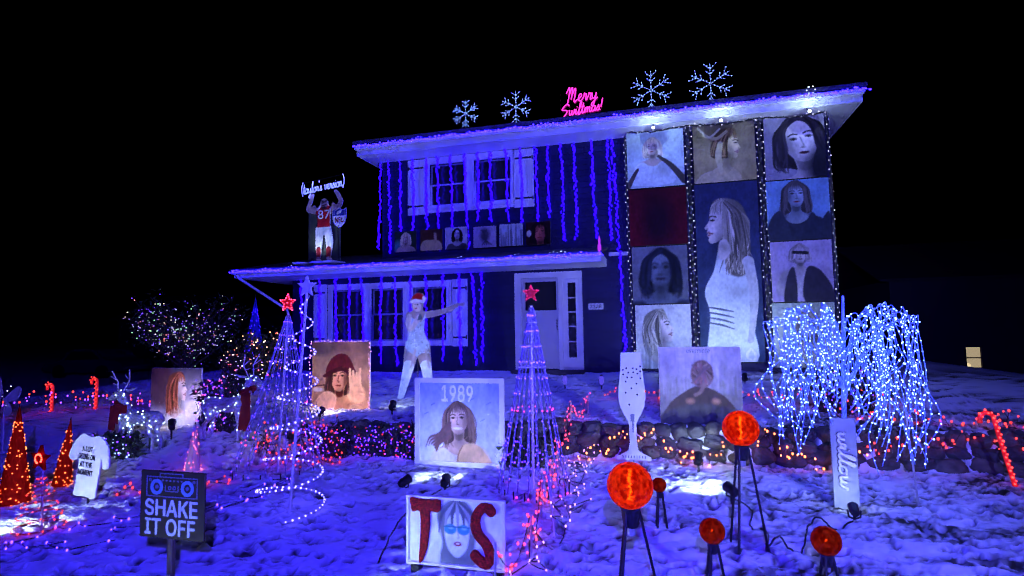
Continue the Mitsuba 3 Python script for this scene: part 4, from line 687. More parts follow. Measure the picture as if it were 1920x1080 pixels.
q = np.array([(-1.96, -4.45, .5), (-1.96, -4.45, 1.49), (-.98, -4.45, 1.49), (-.98, -4.45, .5), (-1.96, -4.45, .5)]); string('picture_lights', 'violet mini lights round the sepia cap picture', along(q, .055) + rng.normal(0, .008, (len(along(q, .055)), 3)), .008, np.array([.8, .25, 1.0]) * 4, .4)
spike_lamp('black spike spotlight on the snow below the sepia cap picture', -1.24, -5.24, (-1.45, -4.42, .85), 2.3, 52, 34, c=(1.0, .82, .62), h=.12)
spike_lamp('black spike spotlight on the snow below the woman cutout', -.36, -4.95, (-.66, -3.66, 1.2), 2.2, 46, 28, h=.14)
spike_lamp('tilted black spike spotlight at the left edge of the lit snow heap', .66, -6.66, (.95, -6.0, .4), 1.0, 50, 30, h=.08)
# portrait at the left
def p_left(A):
    A.vgrad((.5, .48, .55), (.12, .1, .15)).mottle(.3, 2, 2, 8); A.poly([(.0, .3), (.0, .78), (.3, .78), (.4, .3)], (.14, .03, .05), .1, .7); profile(A, .46, .5, .32, 1, (.42, .15, .09), (.72, .6, .58), (.62, .64, .68), 1.1); A.poly([(.55, .0), (.6, .3), (.87, .3), (.87, .0)], (.5, .48, .58), .06, .8)
framed('portrait_sign', 'square picture of a red haired woman in profile at the left of the yard', -3.52, .42, -2.7, 1.18, -5.7, p_left, (.3, .3, .35), fw=0)
spike_lamp('black spike spotlight in front of the red haired profile picture', -2.62, -6.2, (-3.1, -5.7, .95), 1.7, 55, 36, c=(.9, .8, 1.0), h=.22)
# dancer cut-out, life size
t = thing('dancer_cutout', 'life size cutout of a dancing woman in a silver bodysuit and red winter hat', 'cutout')
hd = Point(.36, 1.46).buffer(.1)
legs = [limb((.27, .82), (.2, .48), (.12, .2), (.08, .05), r=[.125, .085, .06, .05]), limb((.44, .82), (.5, .5), (.55, .22), (.58, .05), r=[.125, .085, .06, .05]), limb((.08, .05), (.05, .02), r=[.05, .03]), limb((.58, .05), (.64, .02), r=[.05, .03])]
tor = [limb((.33, 1.24), (.34, 1.05), (.35, .86), r=[.145, .12, .17]), limb((.36, 1.3), (.36, 1.38), r=[.05, .05])]
arms = [limb((.22, 1.3), (.2, 1.16), (.26, 1.1), (.38, 1.26), (.42, 1.36), r=[.055, .045, .045, .036, .034]), limb((.46, 1.3), (.66, 1.32), (.9, 1.38), (1.02, 1.44), (1.12, 1.45), r=[.055, .045, .036, .028, .02])]
hat = Polygon([(.24, 1.5), (.27, 1.58), (.34, 1.63), (.43, 1.62), (.49, 1.55), (.46, 1.5)]).buffer(.015)
A = Art(1.2, 1.68, .0085, (.36, .31, .32)); A.mottle(.15, 8, 4, 3)
A.poly([(.22, 1.3), (.3, 1.24), (.44, 1.24), (.5, 1.32), (.47, 1.02), (.56, .8), (.38, .68), (.34, .66), (.15, .8), (.2, 1.02)], (.42, .52, .62), .01); g = np.random.default_rng(3)
for k in range(300): A.ell(g.uniform(.15, .56), g.uniform(.7, 1.28), .009, .009, np.array((.42, .5, .6)) * g.uniform(.4, 1.8)) if k % 2 else None
for l in ([(.2, .5), (.12, .2), (.06, .02)], [(.5, .5), (.55, .22), (.6, .02)]): A.line(l, [.1, .09, .1], (.62, .7, .76), .01)
for k in range(160): A.ell(g.uniform(.02, .66), g.uniform(0, .5), .008, .008, np.array((.6, .68, .75)) * g.uniform(.6, 1.3))
for x0, x1 in ((.27, .2), (.44, .5)): A.line([(x0 + .05, .75), (x1 + .05, .5)], .02, (.46, .42, .44), .03)
A.ell(.36, 1.45, .085, .1, (.62, .56, .54)); A.poly([(.4, 1.5), (.47, 1.48), (.47, 1.34), (.43, 1.2), (.38, 1.22), (.42, 1.4)], (.34, .3, .28), .015); A.ell(.36, 1.465, .014, .008, (.06, .05, .05)); A.ell(.32, 1.47, .012, .008, (.06, .05, .05)); A.ell(.335, 1.405, .022, .009, (.35, .05, .08))
A.line([(.22, 1.28), (.2, 1.14), (.26, 1.1), (.38, 1.26)], .045, (.58, .54, .54), .012); A.poly([(.4, 1.32), (.44, 1.24), (.36, 1.22)], (.1, .14, .2), .02)
A.poly([(.27, 1.56), (.34, 1.64), (.43, 1.63), (.49, 1.54), (.4, 1.52)], (.42, .02, .04), .008); A.line([(.24, 1.5), (.33, 1.53), (.47, 1.5)], .022, (.75, .75, .78)); A.ell(.47, 1.56, .035, .035, (.78, .78, .8))
cutout(t, solid(unary_union([hd, hat] + legs + tor + arms)), A, -.955, .57, -3.66); part(t, 'stake', tube([(-.6, -3.635, 1.5), (-.6, -3.635, .3)], .01, 6), 'm_black')

# ------------------------------------------------------------------ light trees
def star(x, y, z, R, tilt=0):
    p = [(x + (R if k % 2 == 0 else R * .42) * math.sin(tilt + k * math.pi / 5), z + (R if k % 2 == 0 else R * .42) * math.cos(tilt + k * math.pi / 5)) for k in range(10)]
    m = xz_extrude(Polygon(p), y - .012, y + .012); pts = np.array([(a, y - .018, b) for a, b in p]); return m, np.vstack([along(np.vstack([pts, pts[:1]]), .028), [(x, y - .02, z)]])
def string_tree(label, x, y, top, rad, tip, sc, w, n=20, red=(.9, .02, .25), star_l=1.3, star_r=.085, hoops=()):
    t = thing('string_tree', label, 'light tree', 'string light trees with a star'); z0 = gh(x, y); tx, ty = x + tip[0], y + tip[1]
    part(t, 'pole', tube([(x, y, z0 - .1), (tx, ty, top)], .013, 8), 'm_whitewire'); m, sp = star(tx, ty, top + .12, star_r); part(t, 'star', m, 'm_red'); lights(t, 'star_bulbs', bulbs(sp, .0085), np.array(red) * star_l, .3)
    blue, redp = [], []
    for k in range(n):
        a = 2 * math.pi * k / n + .1; e = np.array([x + rad * math.cos(a), y + rad * math.sin(a), 0]); e[2] = gh(e[0], e[1]) + .02; s0 = np.array([tx + .02 * math.cos(a), ty + .02 * math.sin(a), top - .02])
        c = [s0 + (e - s0) * q + [0, 0, -.03 * math.sin(math.pi * q)] for q in np.linspace(0, 1, 7)]; part(t, 'light_cord', tube(c, .0048, 4), 'm_cord'); q = along(c, .15)
        q = q + rng.normal(0, .004, q.shape); f = np.abs(((q[:, 2] - z0) % .36) - .18) > .155; blue.append(q[~f]); redp.append(q[f])
    for zz in hoops:
        f = (zz - z0) / (top - z0); rr = rad * (1 - f) + .02; aa = np.linspace(0, 2 * math.pi, 26); c0 = np.array([x + tip[0] * f, y + tip[1] * f, zz]); part(t, 'hoop', tube([c0 + [rr * math.cos(a), rr * math.sin(a), 0] for a in aa], .005, 4), 'm_whitewire')
    lights(t, 'blue_bulbs', bulbs(np.vstack(blue), .0078), BLUE * [4, 8, 1] * sc * 1.6, w); lights(t, 'red_bulbs', bulbs(np.vstack(redp), .0095), np.array(red) * 5, .6); part(t, 'peg', cat([tube([(x + rad * math.cos(a), y + rad * math.sin(a), gz(x, y) - .05), (x + rad * math.cos(a), y + rad * math.sin(a), gz(x, y) + .06)], .006, 5) for a in np.arange(0, 6.28, 2 * math.pi / n)]), 'm_black', kind='stuff')
string_tree('tall blue string light tree with a pink red star in front of the front door', 1.88, -6.45, 1.84, .34, (.01, 0), 9, 3, hoops=(1.26, 1.46, 1.68))
string_tree('string light tree with a red star and pale cords, left of the spiral tree', -1.03, -6.33, 1.83, .46, (.11, 0), 6, 2, 15, red=(1.0, .03, .10), star_l=6.0, star_r=.105)
# spiral tree
t = thing('spiral_tree', 'blue spiral light tree with a leaning pole in the left foreground', 'light tree'); x, y = -.03, -7.46; tx, ty, tz = .08, -7.4, 2.0
part(t, 'pole', tube([(x, y, -.05), (tx, ty, tz - .02)], .012, 8), 'm_whitewire'); hth = np.linspace(0, 7.2 * 2 * math.pi, 380); f = np.linspace(0, 1, 380); rr = .275 * (1 - f) ** .85 + .02
sp = np.stack([x + (tx - x) * f + rr * np.cos(hth + 5.2), y + (ty - y) * f + rr * np.sin(hth + 5.2), .09 + (tz - .15) * f], 1); part(t, 'spiral', tube(sp, .005, 5), 'm_whitewire'); lights(t, 'bulbs', bulbs(along(sp, .052), .0095), BLUE * [8, 40, 1] * 14, 4)
m, q = star(tx, ty, tz + .02, .10); part(t, 'star', m, 'm_whitewire'); part(t, 'base', cat([tube([(x, y, .1), (x + .27 * math.cos(a), y + .27 * math.sin(a), .085)], .006, 5) for a in (0.4, 2.5, 4.6)]), 'm_whitewire')
# willow light tree and its board
t = thing('willow_tree', 'drooping willow tree of cool white light strands behind the lettered board', 'light tree'); x, y = 4.585, -6.3; z0 = .12
part(t, 'trunk', tube([(x - .04, y, z0 - .1), (x - .02, y, 1.0), (x + .02, y, 1.86)], [.022, .019, .011], 8), 'm_icewire'); pts = []; wires = 0
ends = [(-.56, .10, 1.62), (-.5, -.22, 1.66), (-.34, .3, 1.74), (-.2, -.3, 1.76), (-.08, .16, 1.74), (.12, -.26, 1.72), (.28, .24, 1.74), (.3, -.12, 1.76), (.38, .02, 1.70), (.44, -.24, 1.64), (.5, .2, 1.62), (.52, -.04, 1.66), (.36, -.34, 1.7), (-.42, 0, 1.72), (-.13, -.2, 1.7), (.1, .2, 1.68), (.04, -.28, 1.64), (-.27, .05, 1.76)]
for k, (dx, dy, dz) in enumerate(ends):
    h0 = rng.uniform(.95, 1.45); b = smoothpath([(x, y, h0), (x + dx * .45, y + dy * .45, h0 + (dz - h0) * .7), (x + dx * .85, y + dy * .85, dz), (x + dx, y + dy, dz - .03)], 6); part(t, 'branch', tube(b, np.linspace(.008, .004, len(b)), 6), 'm_icewire'); pts.append(along(b, .09))
    for j in range(6):
        bq = b[rng.integers(len(b) // 3, len(b))]; L_ = rng.uniform(.7, 1.3) * (1.0 if abs(dx) > .3 else .75); c = np.array([bq, bq + [rng.normal(.03 * np.sign(dx), .03), rng.normal(0, .03), .02], bq + [rng.normal(.05 * np.sign(dx), .055), rng.normal(0, .05), -L_ * .35], bq + [rng.normal(.06 * np.sign(dx), .07), rng.normal(0, .06), -L_ * .7], bq + [rng.normal(.05 * np.sign(dx), .06), rng.normal(0, .05), -L_]])
        c[:, 2] = np.maximum(c[:, 2], .3); c = smoothpath(c, 5); part(t, 'strand', tube(c, .0042, 4), 'm_icewire'); pts.append(along(c, .08))
pts = np.vstack(pts); lights(t, 'bulbs', bulbs(pts + rng.normal(0, .004, pts.shape), .0068), ICE * 11, 4)
part(t, 'support_pole', tube([(5.1, -6.21, .05), (5.03, -6.25, .95)], .008, 6), 'm_steel')
t = thing('willow_board', 'narrow upright pale grey board lettered from top to bottom in front of the willow tree', 'sign'); part(t, 'board', bbx(4.42, 4.61, -6.42, -6.4, .1, .84, .003), 'm_midboard')
ls = script('willow', .46, .1); part(t, 'outline', tubes2d(ls, .0135, lambda a, b: (4.468 + b * .58, -6.421, .73 - a)), 'm_ink'); part(t, 'lettering', tubes2d(ls, .0095, lambda a, b: (4.468 + b * .58, -6.430, .73 - a)), 'm_board')
spike_lamp('black spike spotlight in front of the willow lettered board', 4.47, -6.76, (4.51, -6.42, .3), .34, 58, 40, h=.09, s=.85)

# ------------------------------------------------------------------ globe lights
def globe(label, x, y, z, r, lit, foot=None, legs=3, spread=.12):
    t = thing('globe_light', label, 'globe light', 'red globe lights on thin black legs'); m = trimesh.creation.icosphere(subdivisions=4, radius=r); v = m.vertices; n = v / r
    m.vertices = v * (1 + .012 * (meshkit.fbm(n * 7, 3, 5)[:, None] - .5)) + [x, y, z]; part(t, 'globe', m, 'm_globe', True)
    part(t, 'socket', lathe([(0, z - r * 1.75), (r * .3, z - r * 1.75), (r * .36, z - r * 1.6), (r * .42, z - r * .98), (r * .5, z - r * .88), (0, z - r * .86)], x, y, 16), 'm_black', 40); zb = foot or gh(x, y)
    fg = np.random.default_rng(3); fil = np.stack([x + r * .05 * fg.normal(0, 1, 90), y + r * .05 * fg.normal(0, 1, 90), np.linspace(z - r * .6, z + r * .66, 90)], 1)
    part(t, 'filament', tube(fil if lit > 2 else fil[38:52], r * (.022 if lit > 2 else .012) * (.4 + 1.2 * fg.random(90 if lit > 2 else 14)), 5), 'm_gleam', emitter=glow(np.array([1.0, .36, .06]) * (26 if lit > 2 else lit * 14), 1.5 if lit > 2 else .6)); part(t, 'ferrule', lathe([(0, z - r * 2.1), (r * .2, z - r * 2.1), (r * .2, z - r * 1.75), (0, z - r * 1.75)], x, y, 10), 'm_steel', 40)
    for k in range(legs):
        a = 2.2 + k * 2 * math.pi / legs; part(t, 'leg', tube([(x + r * .36 * math.cos(a), y + r * .36 * math.sin(a), z - r * 1.05), (x + (r * .4 + spread) * math.cos(a), y + (r * .4 + spread) * math.sin(a), zb - .1)], .0085, 6), 'm_black')
    return t
globe('largest bright orange red globe light, nearest of the globes', 2.893, -8.2, .67, .136, 2.6)
globe('bright orange globe light with a glowing filament in front of the stone wall', 3.62, -7.35, .885, .125, 2.6)
globe('dark red globe light half hidden behind the largest globe', 3.04, -7.16, .41, .055, .12, spread=.04)
globe('unlit red globe light low in the snow between the large globes and the willow board', 3.36, -8.0, .375, .075, 1.6, spread=.06)
globe('unlit red globe light at the bottom right of the willow board', 4.004, -7.9, .335, .083, 1.5, spread=.05)
def cable(label, pts): t = thing('power_cable', label, 'cable', 'black cables in the snow'); p = smoothpath(pts, 8); p = np.array([(a, b, gh(a, b) + c) for a, b, c in p]); part(t, 'cord', tube(p, .006, 6), 'm_black', True)
cable('black cable looping from the globe with the glowing filament', [(3.75, -7.35, .02), (3.85, -7.3, .09), (3.9, -7.35, .02), (4.0, -7.3, .01), (4.08, -7.1, .1), (4.2, -6.95, .09), (4.3, -6.9, .01), (4.45, -6.8, .01)])
cable('black cable from the spotlight by the bright snow pool', [(3.62, -6.5, .05), (3.75, -6.7, .02), (3.7, -6.95, .01), (3.8, -7.1, .02), (3.75, -7.35, .02)])
cable('black cable trailing behind the initials sign', [(1.2, -8.15, .01), (1.0, -7.4, .01), (1.06, -6.7, .02)])

# ------------------------------------------------------------------ red garland along the walkway, lit ground strings
stk = [(2.13, -4.45), (2.0, -5.0), (1.97, -5.75), (2.05, -6.5), (2.12, -7.2), (2.2, -7.9), (2.1, -8.4)]
for k, (a, b) in enumerate(stk): t = thing('garland_stake', f'{ORD[k]} stake from the house holding the red walkway garland', 'stake', 'stakes of the walkway garland'); part(t, 'rod', tube([(a, b, gh(a, b) - .1), (a + .01, b, gh(a, b) + .3)], .008, 6), 'm_steel')
gp = []
for k in range(len(stk) - 1):
    a, b = np.array([*stk[k], gh(*stk[k]) + .28]), np.array([*stk[k + 1], gh(*stk[k + 1]) + .28]); q = np.linspace(0, 1, 9)[:-1]; gp += [a + (b - a) * s - [0, 0, .22 * math.sin(math.pi * s)] for s in q]
gp = np.array(gp); q = along(gp, .034); string('walkway_garland', 'red string light garland swagged between stakes from the front door to the foreground', q + rng.normal(0, .022, q.shape), .0085, RED * 4 + [0, .03, .3], 1.2, wpts=gp)
q = wander([(2.35, -4.9, .4), (2.2, -5.7, .22), (2.3, -6.5, .25), (2.36, -7.2, .22), (2.3, -7.7, .15), (2.15, -8.2, .1)], .05, (.06, .05, .05)); string('walkway_lights', 'violet white mini lights scattered right of the walkway garland', q, .0075, np.array([.45, .2, 1.0]) * 4, .5)
t = thing('garland_stake', 'tall pale metal stake standing right of the walkway garland', 'stake'); part(t, 'rod', tube([(2.3, -7.5, 0), (2.2, -7.35, .62)], .009, 6), 'm_whitewire')
# net lit shrubs along the terrace, left of the numerals sign
def shrub(label, x, y, w, h, nb, c, wgt, twigs=60, name='net_shrub', leaf=300, r=.009, depth=.2, group='low shrubs under light nets'):
    t = thing(name, label, 'shrub', group); z0 = gz(x, y); tw, lf = [], []
    for k in range(twigs):
        e = np.array([x + rng.uniform(-.5, .5) * w, y + rng.uniform(-.5, .5) * depth * 1.6, z0 + h * rng.uniform(.5, 1)]); b0 = np.array([x + (e[0] - x) * .8, y, z0 - .03]); tw.append(tube([b0, (b0 + e) / 2 + rng.normal(0, .03, 3), e], np.array([.008, .006, .003]), 4))
    part(t, 'twigs', cat(tw), 'm_bark', kind='stuff'); u = rng.random((leaf, 2)); c0 = np.stack([x + (u[:, 0] - .5) * w, y + rng.normal(0, .4, leaf) * depth, z0 + h * (.1 + .9 * u[:, 1])], 1); d = rng.normal(0, 1, (leaf, 3)) * .03; d2 = rng.normal(0, 1, (leaf, 3)) * .03
    v = np.stack([c0 - d, c0 + d2, c0 + d], 1).reshape(-1, 3); part(t, 'leaves', trimesh.Trimesh(v, np.arange(len(v)).reshape(-1, 3), process=False), 'm_leaf', kind='stuff')
    b = np.stack([x + rng.uniform(-.5, .5, nb) * w, y - depth * rng.uniform(.1, .8, nb), z0 + h * rng.uniform(.05, 1.05, nb)], 1)
    for q, cc in enumerate(c): lights(t, 'bulbs', bulbs(b[q::len(c)], r), np.array(cc), wgt)
VIO = np.array([.075, .015, 1.0])
shrub('wide low shrub under a blue and violet light net left of the numerals sign', -.05, -5.62, .8, .38, 150, [VIO * 10, BLUE * [3, 4, 1] * 9, VIO * 7, RED * [2, 1, 1]], .8)
shrub('low shrub under a violet and red light net behind the spiral tree', -.85, -5.7, .7, .36, 120, [VIO * 9, RED * 2.4, VIO * 6], .6)
shrub('small blue lit shrub at the foot of the blue star tree', 1.6, -5.75, .5, .3, 60, [VIO * 9, BLUE * [3, 4, 1] * 10], .5)
shrub('low shrub with violet lights right of the red haired profile picture', -2.28, -5.85, .5, .62, 90, [VIO * 9, np.array([.9, .08, .5]) * 2.4], .6)
shrub('low frosty shrub with blue lights in front of the red haired profile picture', -2.95, -6.62, .7, .24, 50, [np.array([.3, .5, 1]) * 4, VIO * 8], .4, leaf=500)
shrub('dark shrub with blue lights behind the willow tree', 5.2, -3.9, .7, .5, 70, [BLUE * [2, 3, 1] * 10, VIO * 8], .4)
q = wander([(-1.55, -5.9, .45), (-1.3, -6.15, .3), (-.9, -6.1, .2), (-.5, -6.0, .25)], .016, (.1, .1, .1)); string('red_lights', 'dense red lights heaped behind the foot of the red star tree', q, .009, RED * 3.2, .6)
q = wander([(-1.3, -5.6, .45), (-1.0, -5.5, .5), (-.6, -5.5, .3)], .03, (.05, .05, .06)); string('red_lights', 'few dim red lights below the sepia cap picture', q, .009, RED * 2.5, .4)
q = wander([(-6.4, -5.6, .62), (-5.7, -5.5, .72), (-5.2, -5.3, .62), (-4.9, -5.4, .74), (-4.4, -5.4, .7), (-3.9, -5.5, .72), (-3.6, -5.6, .66)], .04, (.03, .06, .05)); string('bed_lights', 'violet string lights along the left edge of the yard below the candy canes', q[::2], .0105, np.array([.2, .04, 1.0]) * 5, .4); string('bed_lights', 'red string lights along the left edge of the yard below the candy canes', q[1::3] + [0, 0, .04], .0125, RED * 3.5, .4)
q = wander([(-1.1, -7.6, .12), (-1.35, -7.9, .1), (-1.6, -8.5, .1), (-1.1, -8.5, .08), (-.9, -8.0, .1), (-.5, -7.0, .14), (-.9, -6.7, .14)], .075, (.08, .08, .02)); string('lawn_lights', 'blue mini lights scattered on the snow left of the boombox sign', q, .0085, BLUE * [4, 8, 1] * 16, .8)
q = wander([(-2.1, -7.2, .12), (-1.7, -7.3, .12), (-1.3, -7.0, .13), (-1.2, -6.7, .14)], .07, (.05, .05, .02)); string('lawn_lights', 'red mini lights scattered on the snow right of the T-shirt cutout', q, .011, RED * 3, .4)

# ------------------------------------------------------------------ left side: cones, ring tree, deer, canes, butterflies, bushes
def cone(label, x, y, h, r, nb, tip=(0, 0), skin='m_gauze_red', c=(1.0, .17, .03), L=3.6, col2=None):
    t = thing('cone_tree', label, 'light cone', 'small lit cone trees'); z0 = gz(x, y); n = 26; tt = np.linspace(0, 1, 22); rr = r * (1 - tt) ** .95 + .006; th_ = np.arange(n) * 2 * math.pi / n
    v = np.stack([np.stack([x + tip[0] * a + b * (1 + .06 * np.sin(th_ * 7 + a * 9)) * np.cos(th_), y + b * np.sin(th_), z0 + h * a + 0 * th_], 1) for a, b in zip(tt, rr)]).reshape(-1, 3); i, j = np.meshgrid(np.arange(21), np.arange(n), indexing='ij'); j2 = (j + 1) % n
    part(t, 'gauze', trimesh.Trimesh(v, np.concatenate([np.stack([i * n + j, i * n + j2, (i + 1) * n + j2], -1).reshape(-1, 3), np.stack([i * n + j, (i + 1) * n + j2, (i + 1) * n + j], -1).reshape(-1, 3)]), process=False), skin, True)
    a = rng.random(nb) ** 1.4 * .85; th_ = rng.uniform(0, 2 * math.pi, nb); b = r * (1 - a) + .012; lights(t, 'bulbs', bulbs(np.stack([x + tip[0] * a + b * np.cos(th_), y + b * np.sin(th_), z0 + h * a], 1), .0062), np.array(c) * L, 1.0)
    part(t, 'stake', tube([(x, y, z0 - .1), (x + tip[0], y, z0 + h * 1.04)], .006, 5), 'm_black'); return t
cone('tall red lit cone tree at the left edge of the photo', -2.8, -7.75, .88, .12, 150, (.01, 0)); cone('slim red lit cone tree behind the T-shirt cutout', -2.9, -7.25, .66, .08, 80, (.09, 0))
cone('small pink white cone tree with a red base light above the boombox sign', -1.95, -6.55, .5, .075, 40, (.02, 0), 'm_gauze_white', (1.0, .08, .12), 8)
t = thing('ring_tree', 'red ringed light tree with a large red star at the left foreground', 'light tree'); x, y = -1.71, -8.26; z0 = .05
part(t, 'pole', tube([(x, y, z0 - .1), (x - .02, y, .6)], .007, 6), 'm_steel'); m, sp = star(x - .04, y - .01, .635, .105, .08); part(t, 'star', m, 'm_gauze_red'); lights(t, 'star_bulbs', bulbs(np.array([(x - .04 + .035 * math.cos(a), y - .025, .635 + .035 * math.sin(a)) for a in np.arange(-.6, 4.4, .45)]), .008), RED * 6 + [0, .2, .05], .5); pp = []
for zz, rr in ((.475, .03), (.43, .06), (.36, .085), (.27, .115), (.19, .145), (.1, .17)):
    aa = np.arange(0, 6.28, .1); part(t, 'ring', tube([(x - .03 + rr * math.cos(a), y + rr * math.sin(a), zz) for a in np.r_[aa, 0]], .0035, 4), 'm_red'); k = max(5, int(rr * 80)); pp += [(x - .03 + rr * math.cos(a), y + rr * math.sin(a), zz) for a in np.arange(k) * 2 * math.pi / k]
lights(t, 'bulbs', bulbs(pp, .0075), RED * 4, .6)
def hullbody(segs, res=.03):
    ms = []
    for (a, ra), (b, rb) in segs:
        pts = np.vstack([ICO1.vertices * ra + a, ICO1.vertices * rb + b]); ms.append(m3.Manifold.hull_points(pts))
    m = m3.Manifold.batch_boolean(ms, m3.OpType.Add).refine_to_length(res).to_mesh(); tm = trimesh.Trimesh(m.vert_properties[:, :3], m.tri_verts); trimesh.smoothing.filter_taubin(tm, iterations=8); return tm
def deer(label, x, y, z, s, face, scarf):
    """lit wire reindeer; face = -1 looks left"""
    t = thing('lit_reindeer', label, 'reindeer', 'lit reindeer with red scarves'); q = lambda a, b, c: np.array([x + face * a * s, y + b * s, z + c * s])
    g = [((q(-.38, 0, .62), .13), (q(0, 0, .6), .13)), ((q(0, 0, .6), .13), (q(.3, 0, .64), .15)), ((q(.3, 0, .68), .11), (q(.46, 0, 1.0), .075)), ((q(.46, 0, 1.02), .08), (q(.56, 0, 1.06), .075)), ((q(.56, 0, 1.05), .07), (q(.72, 0, .96), .045)), ((q(-.46, 0, .68), .05), (q(-.54, 0, .6), .03))]
    for b in (-.09, .09):
        g += [((q(.3, b, .58), .08), (q(.32, b, .32), .038)), ((q(.32, b, .32), .036), (q(.31, b, .03), .028)), ((q(-.36, b, .56), .1), (q(-.3, b, .38), .05)), ((q(-.3, b, .38), .045), (q(-.42, b, .26), .034)), ((q(-.42, b, .26), .034), (q(-.4, b, .03), .028))]
    body = hullbody([((a, r * s), (b, r2 * s)) for (a, r), (b, r2) in g]); part(t, 'body', body, 'm_deer', True)
    for b in (-.06, .06):
        part(t, 'ear', trimesh.convex.convex_hull(np.array([q(.42, b, 1.08), q(.46, b * 1.2, 1.12), q(.28, b * 3, 1.16), q(.36, b * 2.4, 1.1)])), 'm_deer'); part(t, 'antler', cat([tube([q(.48, b, 1.1), q(.42, b * 2, 1.3), q(.5, b * 3, 1.5)], .011 * s, 5), tube([q(.42, b * 2, 1.3), q(.56, b * 2.4, 1.4)], .009 * s, 5), tube([q(.44, b * 1.7, 1.22), q(.55, b * 1.8, 1.26)], .008 * s, 5)]), 'm_whitewire'); part(t, 'eye', bulbs([q(.58, b * 1.25, 1.08)], .014 * s, ICO1, 0), 'm_ink')
    pts, fi = trimesh.sample.sample_surface(body, 75, seed=5); lights(t, 'bulbs', bulbs(pts + body.face_normals[fi] * .006, .0075), np.array([.5, .75, 1]) * 6, .5)
    c = [q(.42 + .1 * math.cos(a), .1 * math.sin(a), .86 + .05 * math.cos(a)) for a in np.linspace(0, 6.28, 16)]; part(t, 'scarf', cat([tube(c, .045 * s, 8)] + [slab([q(.46 + o, -.10, .86), q(.58 + o, -.12, .84), q(.6 + o, -.14, .84 - l), q(.44 + o, -.13, .82 - l)], .015) for o, l in scarf]), 'm_redcloth', 40)
deer('lit white reindeer with red scarf looking left, before the red haired profile picture', -2.86, -6.42, .27, .62, -1, ((0, .42), (-.13, .3), (-.26, .22)))
deer('lit white reindeer with a long red scarf left of the red star tree, looking right', -2.0, -6.0, .35, .68, 1, ((0, .62), (-.1, .6)))
def cane(label, x, y, h, r, L, face=-1, lean=0.):
    t = thing('candy_cane', label, 'candy cane', 'red lit candy canes'); z0 = gz(x, y); p = [(x, y, z0 - .05), (x + lean * .6, y, z0 + h * .5), (x + lean, y, z0 + h - r)] + [(x + lean + face * r * (1 - math.cos(a)), y, z0 + h - r + r * math.sin(a)) for a in np.linspace(.4, 3.1, 8)] + [(x + lean + face * 2 * r, y, z0 + h - r - r * .7)]
    p = smoothpath(p, 5); part(t, 'cane', tube(p, .02, 8), 'm_red', True, emitter=glow([.42, .008, .01], .3)); q = along(p, .06); q = np.vstack([q + [.012, -.02, 0], q + [-.012, -.02, .03]]); lights(t, 'bulbs', bulbs(q, .0115), RED * L * .38, .4)
cane('red lit candy cane at the far left behind the cone trees, left of two', -6.0, -5.17, .42, .055, 9); cane('red lit candy cane at the far left, right of two', -5.55, -4.83, .46, .055, 9); cane('large leaning red lit candy cane at the right edge of the yard', 6.15, -5.45, .64, .055, 13, lean=-.13)
def butterfly(label, x, y, z, s, rot):
    t = thing('butterfly_stake', label, 'butterfly', 'white butterflies on stakes'); c, d = math.cos(rot), math.sin(rot)
    for k, w in enumerate(([(0, 0), (.05, .08), (.12, .17), (.17, .15), (.15, .06), (.05, -.005)], [(0, 0), (-.05, .08), (-.12, .17), (-.17, .15), (-.15, .06), (-.05, -.005)], [(.01, -.01), (.1, -.02), (.13, -.08), (.07, -.12)], [(-.01, -.01), (-.1, -.02), (-.13, -.08), (-.07, -.12)])):
        p = smoothpath(w, 4, True) * s; part(t, 'wing', xz_extrude(Polygon([(x + a * c - b * d, z + a * d + b * c) for a, b in p]).buffer(.002), y - .004 * (k % 2), y + .006 - .004 * (k % 2)), 'm_gauze_white')
    part(t, 'body', tube([(x - .05 * d * -1 * s, y - .01, z - .08 * s), (x, y - .01, z + .05 * s)], .008, 6), 'm_black'); part(t, 'stake', tube([(x, y + .01, z), (x + .02, y + .01, gz(x, y) - .1)], .006, 5), 'm_whitewire')
    lights(t, 'bulbs', bulbs([(x + a * s, y - .015, z + b * s) for a, b in ((.06, .08), (.1, .12), (-.06, .08), (.05, -.05), (0, .03))], .006), np.array([.7, .7, 1]) * 3, .1)
butterfly('white butterfly ornament on a stake at the far left edge', -4.66, -6.69, .86, 1.35, -.35)
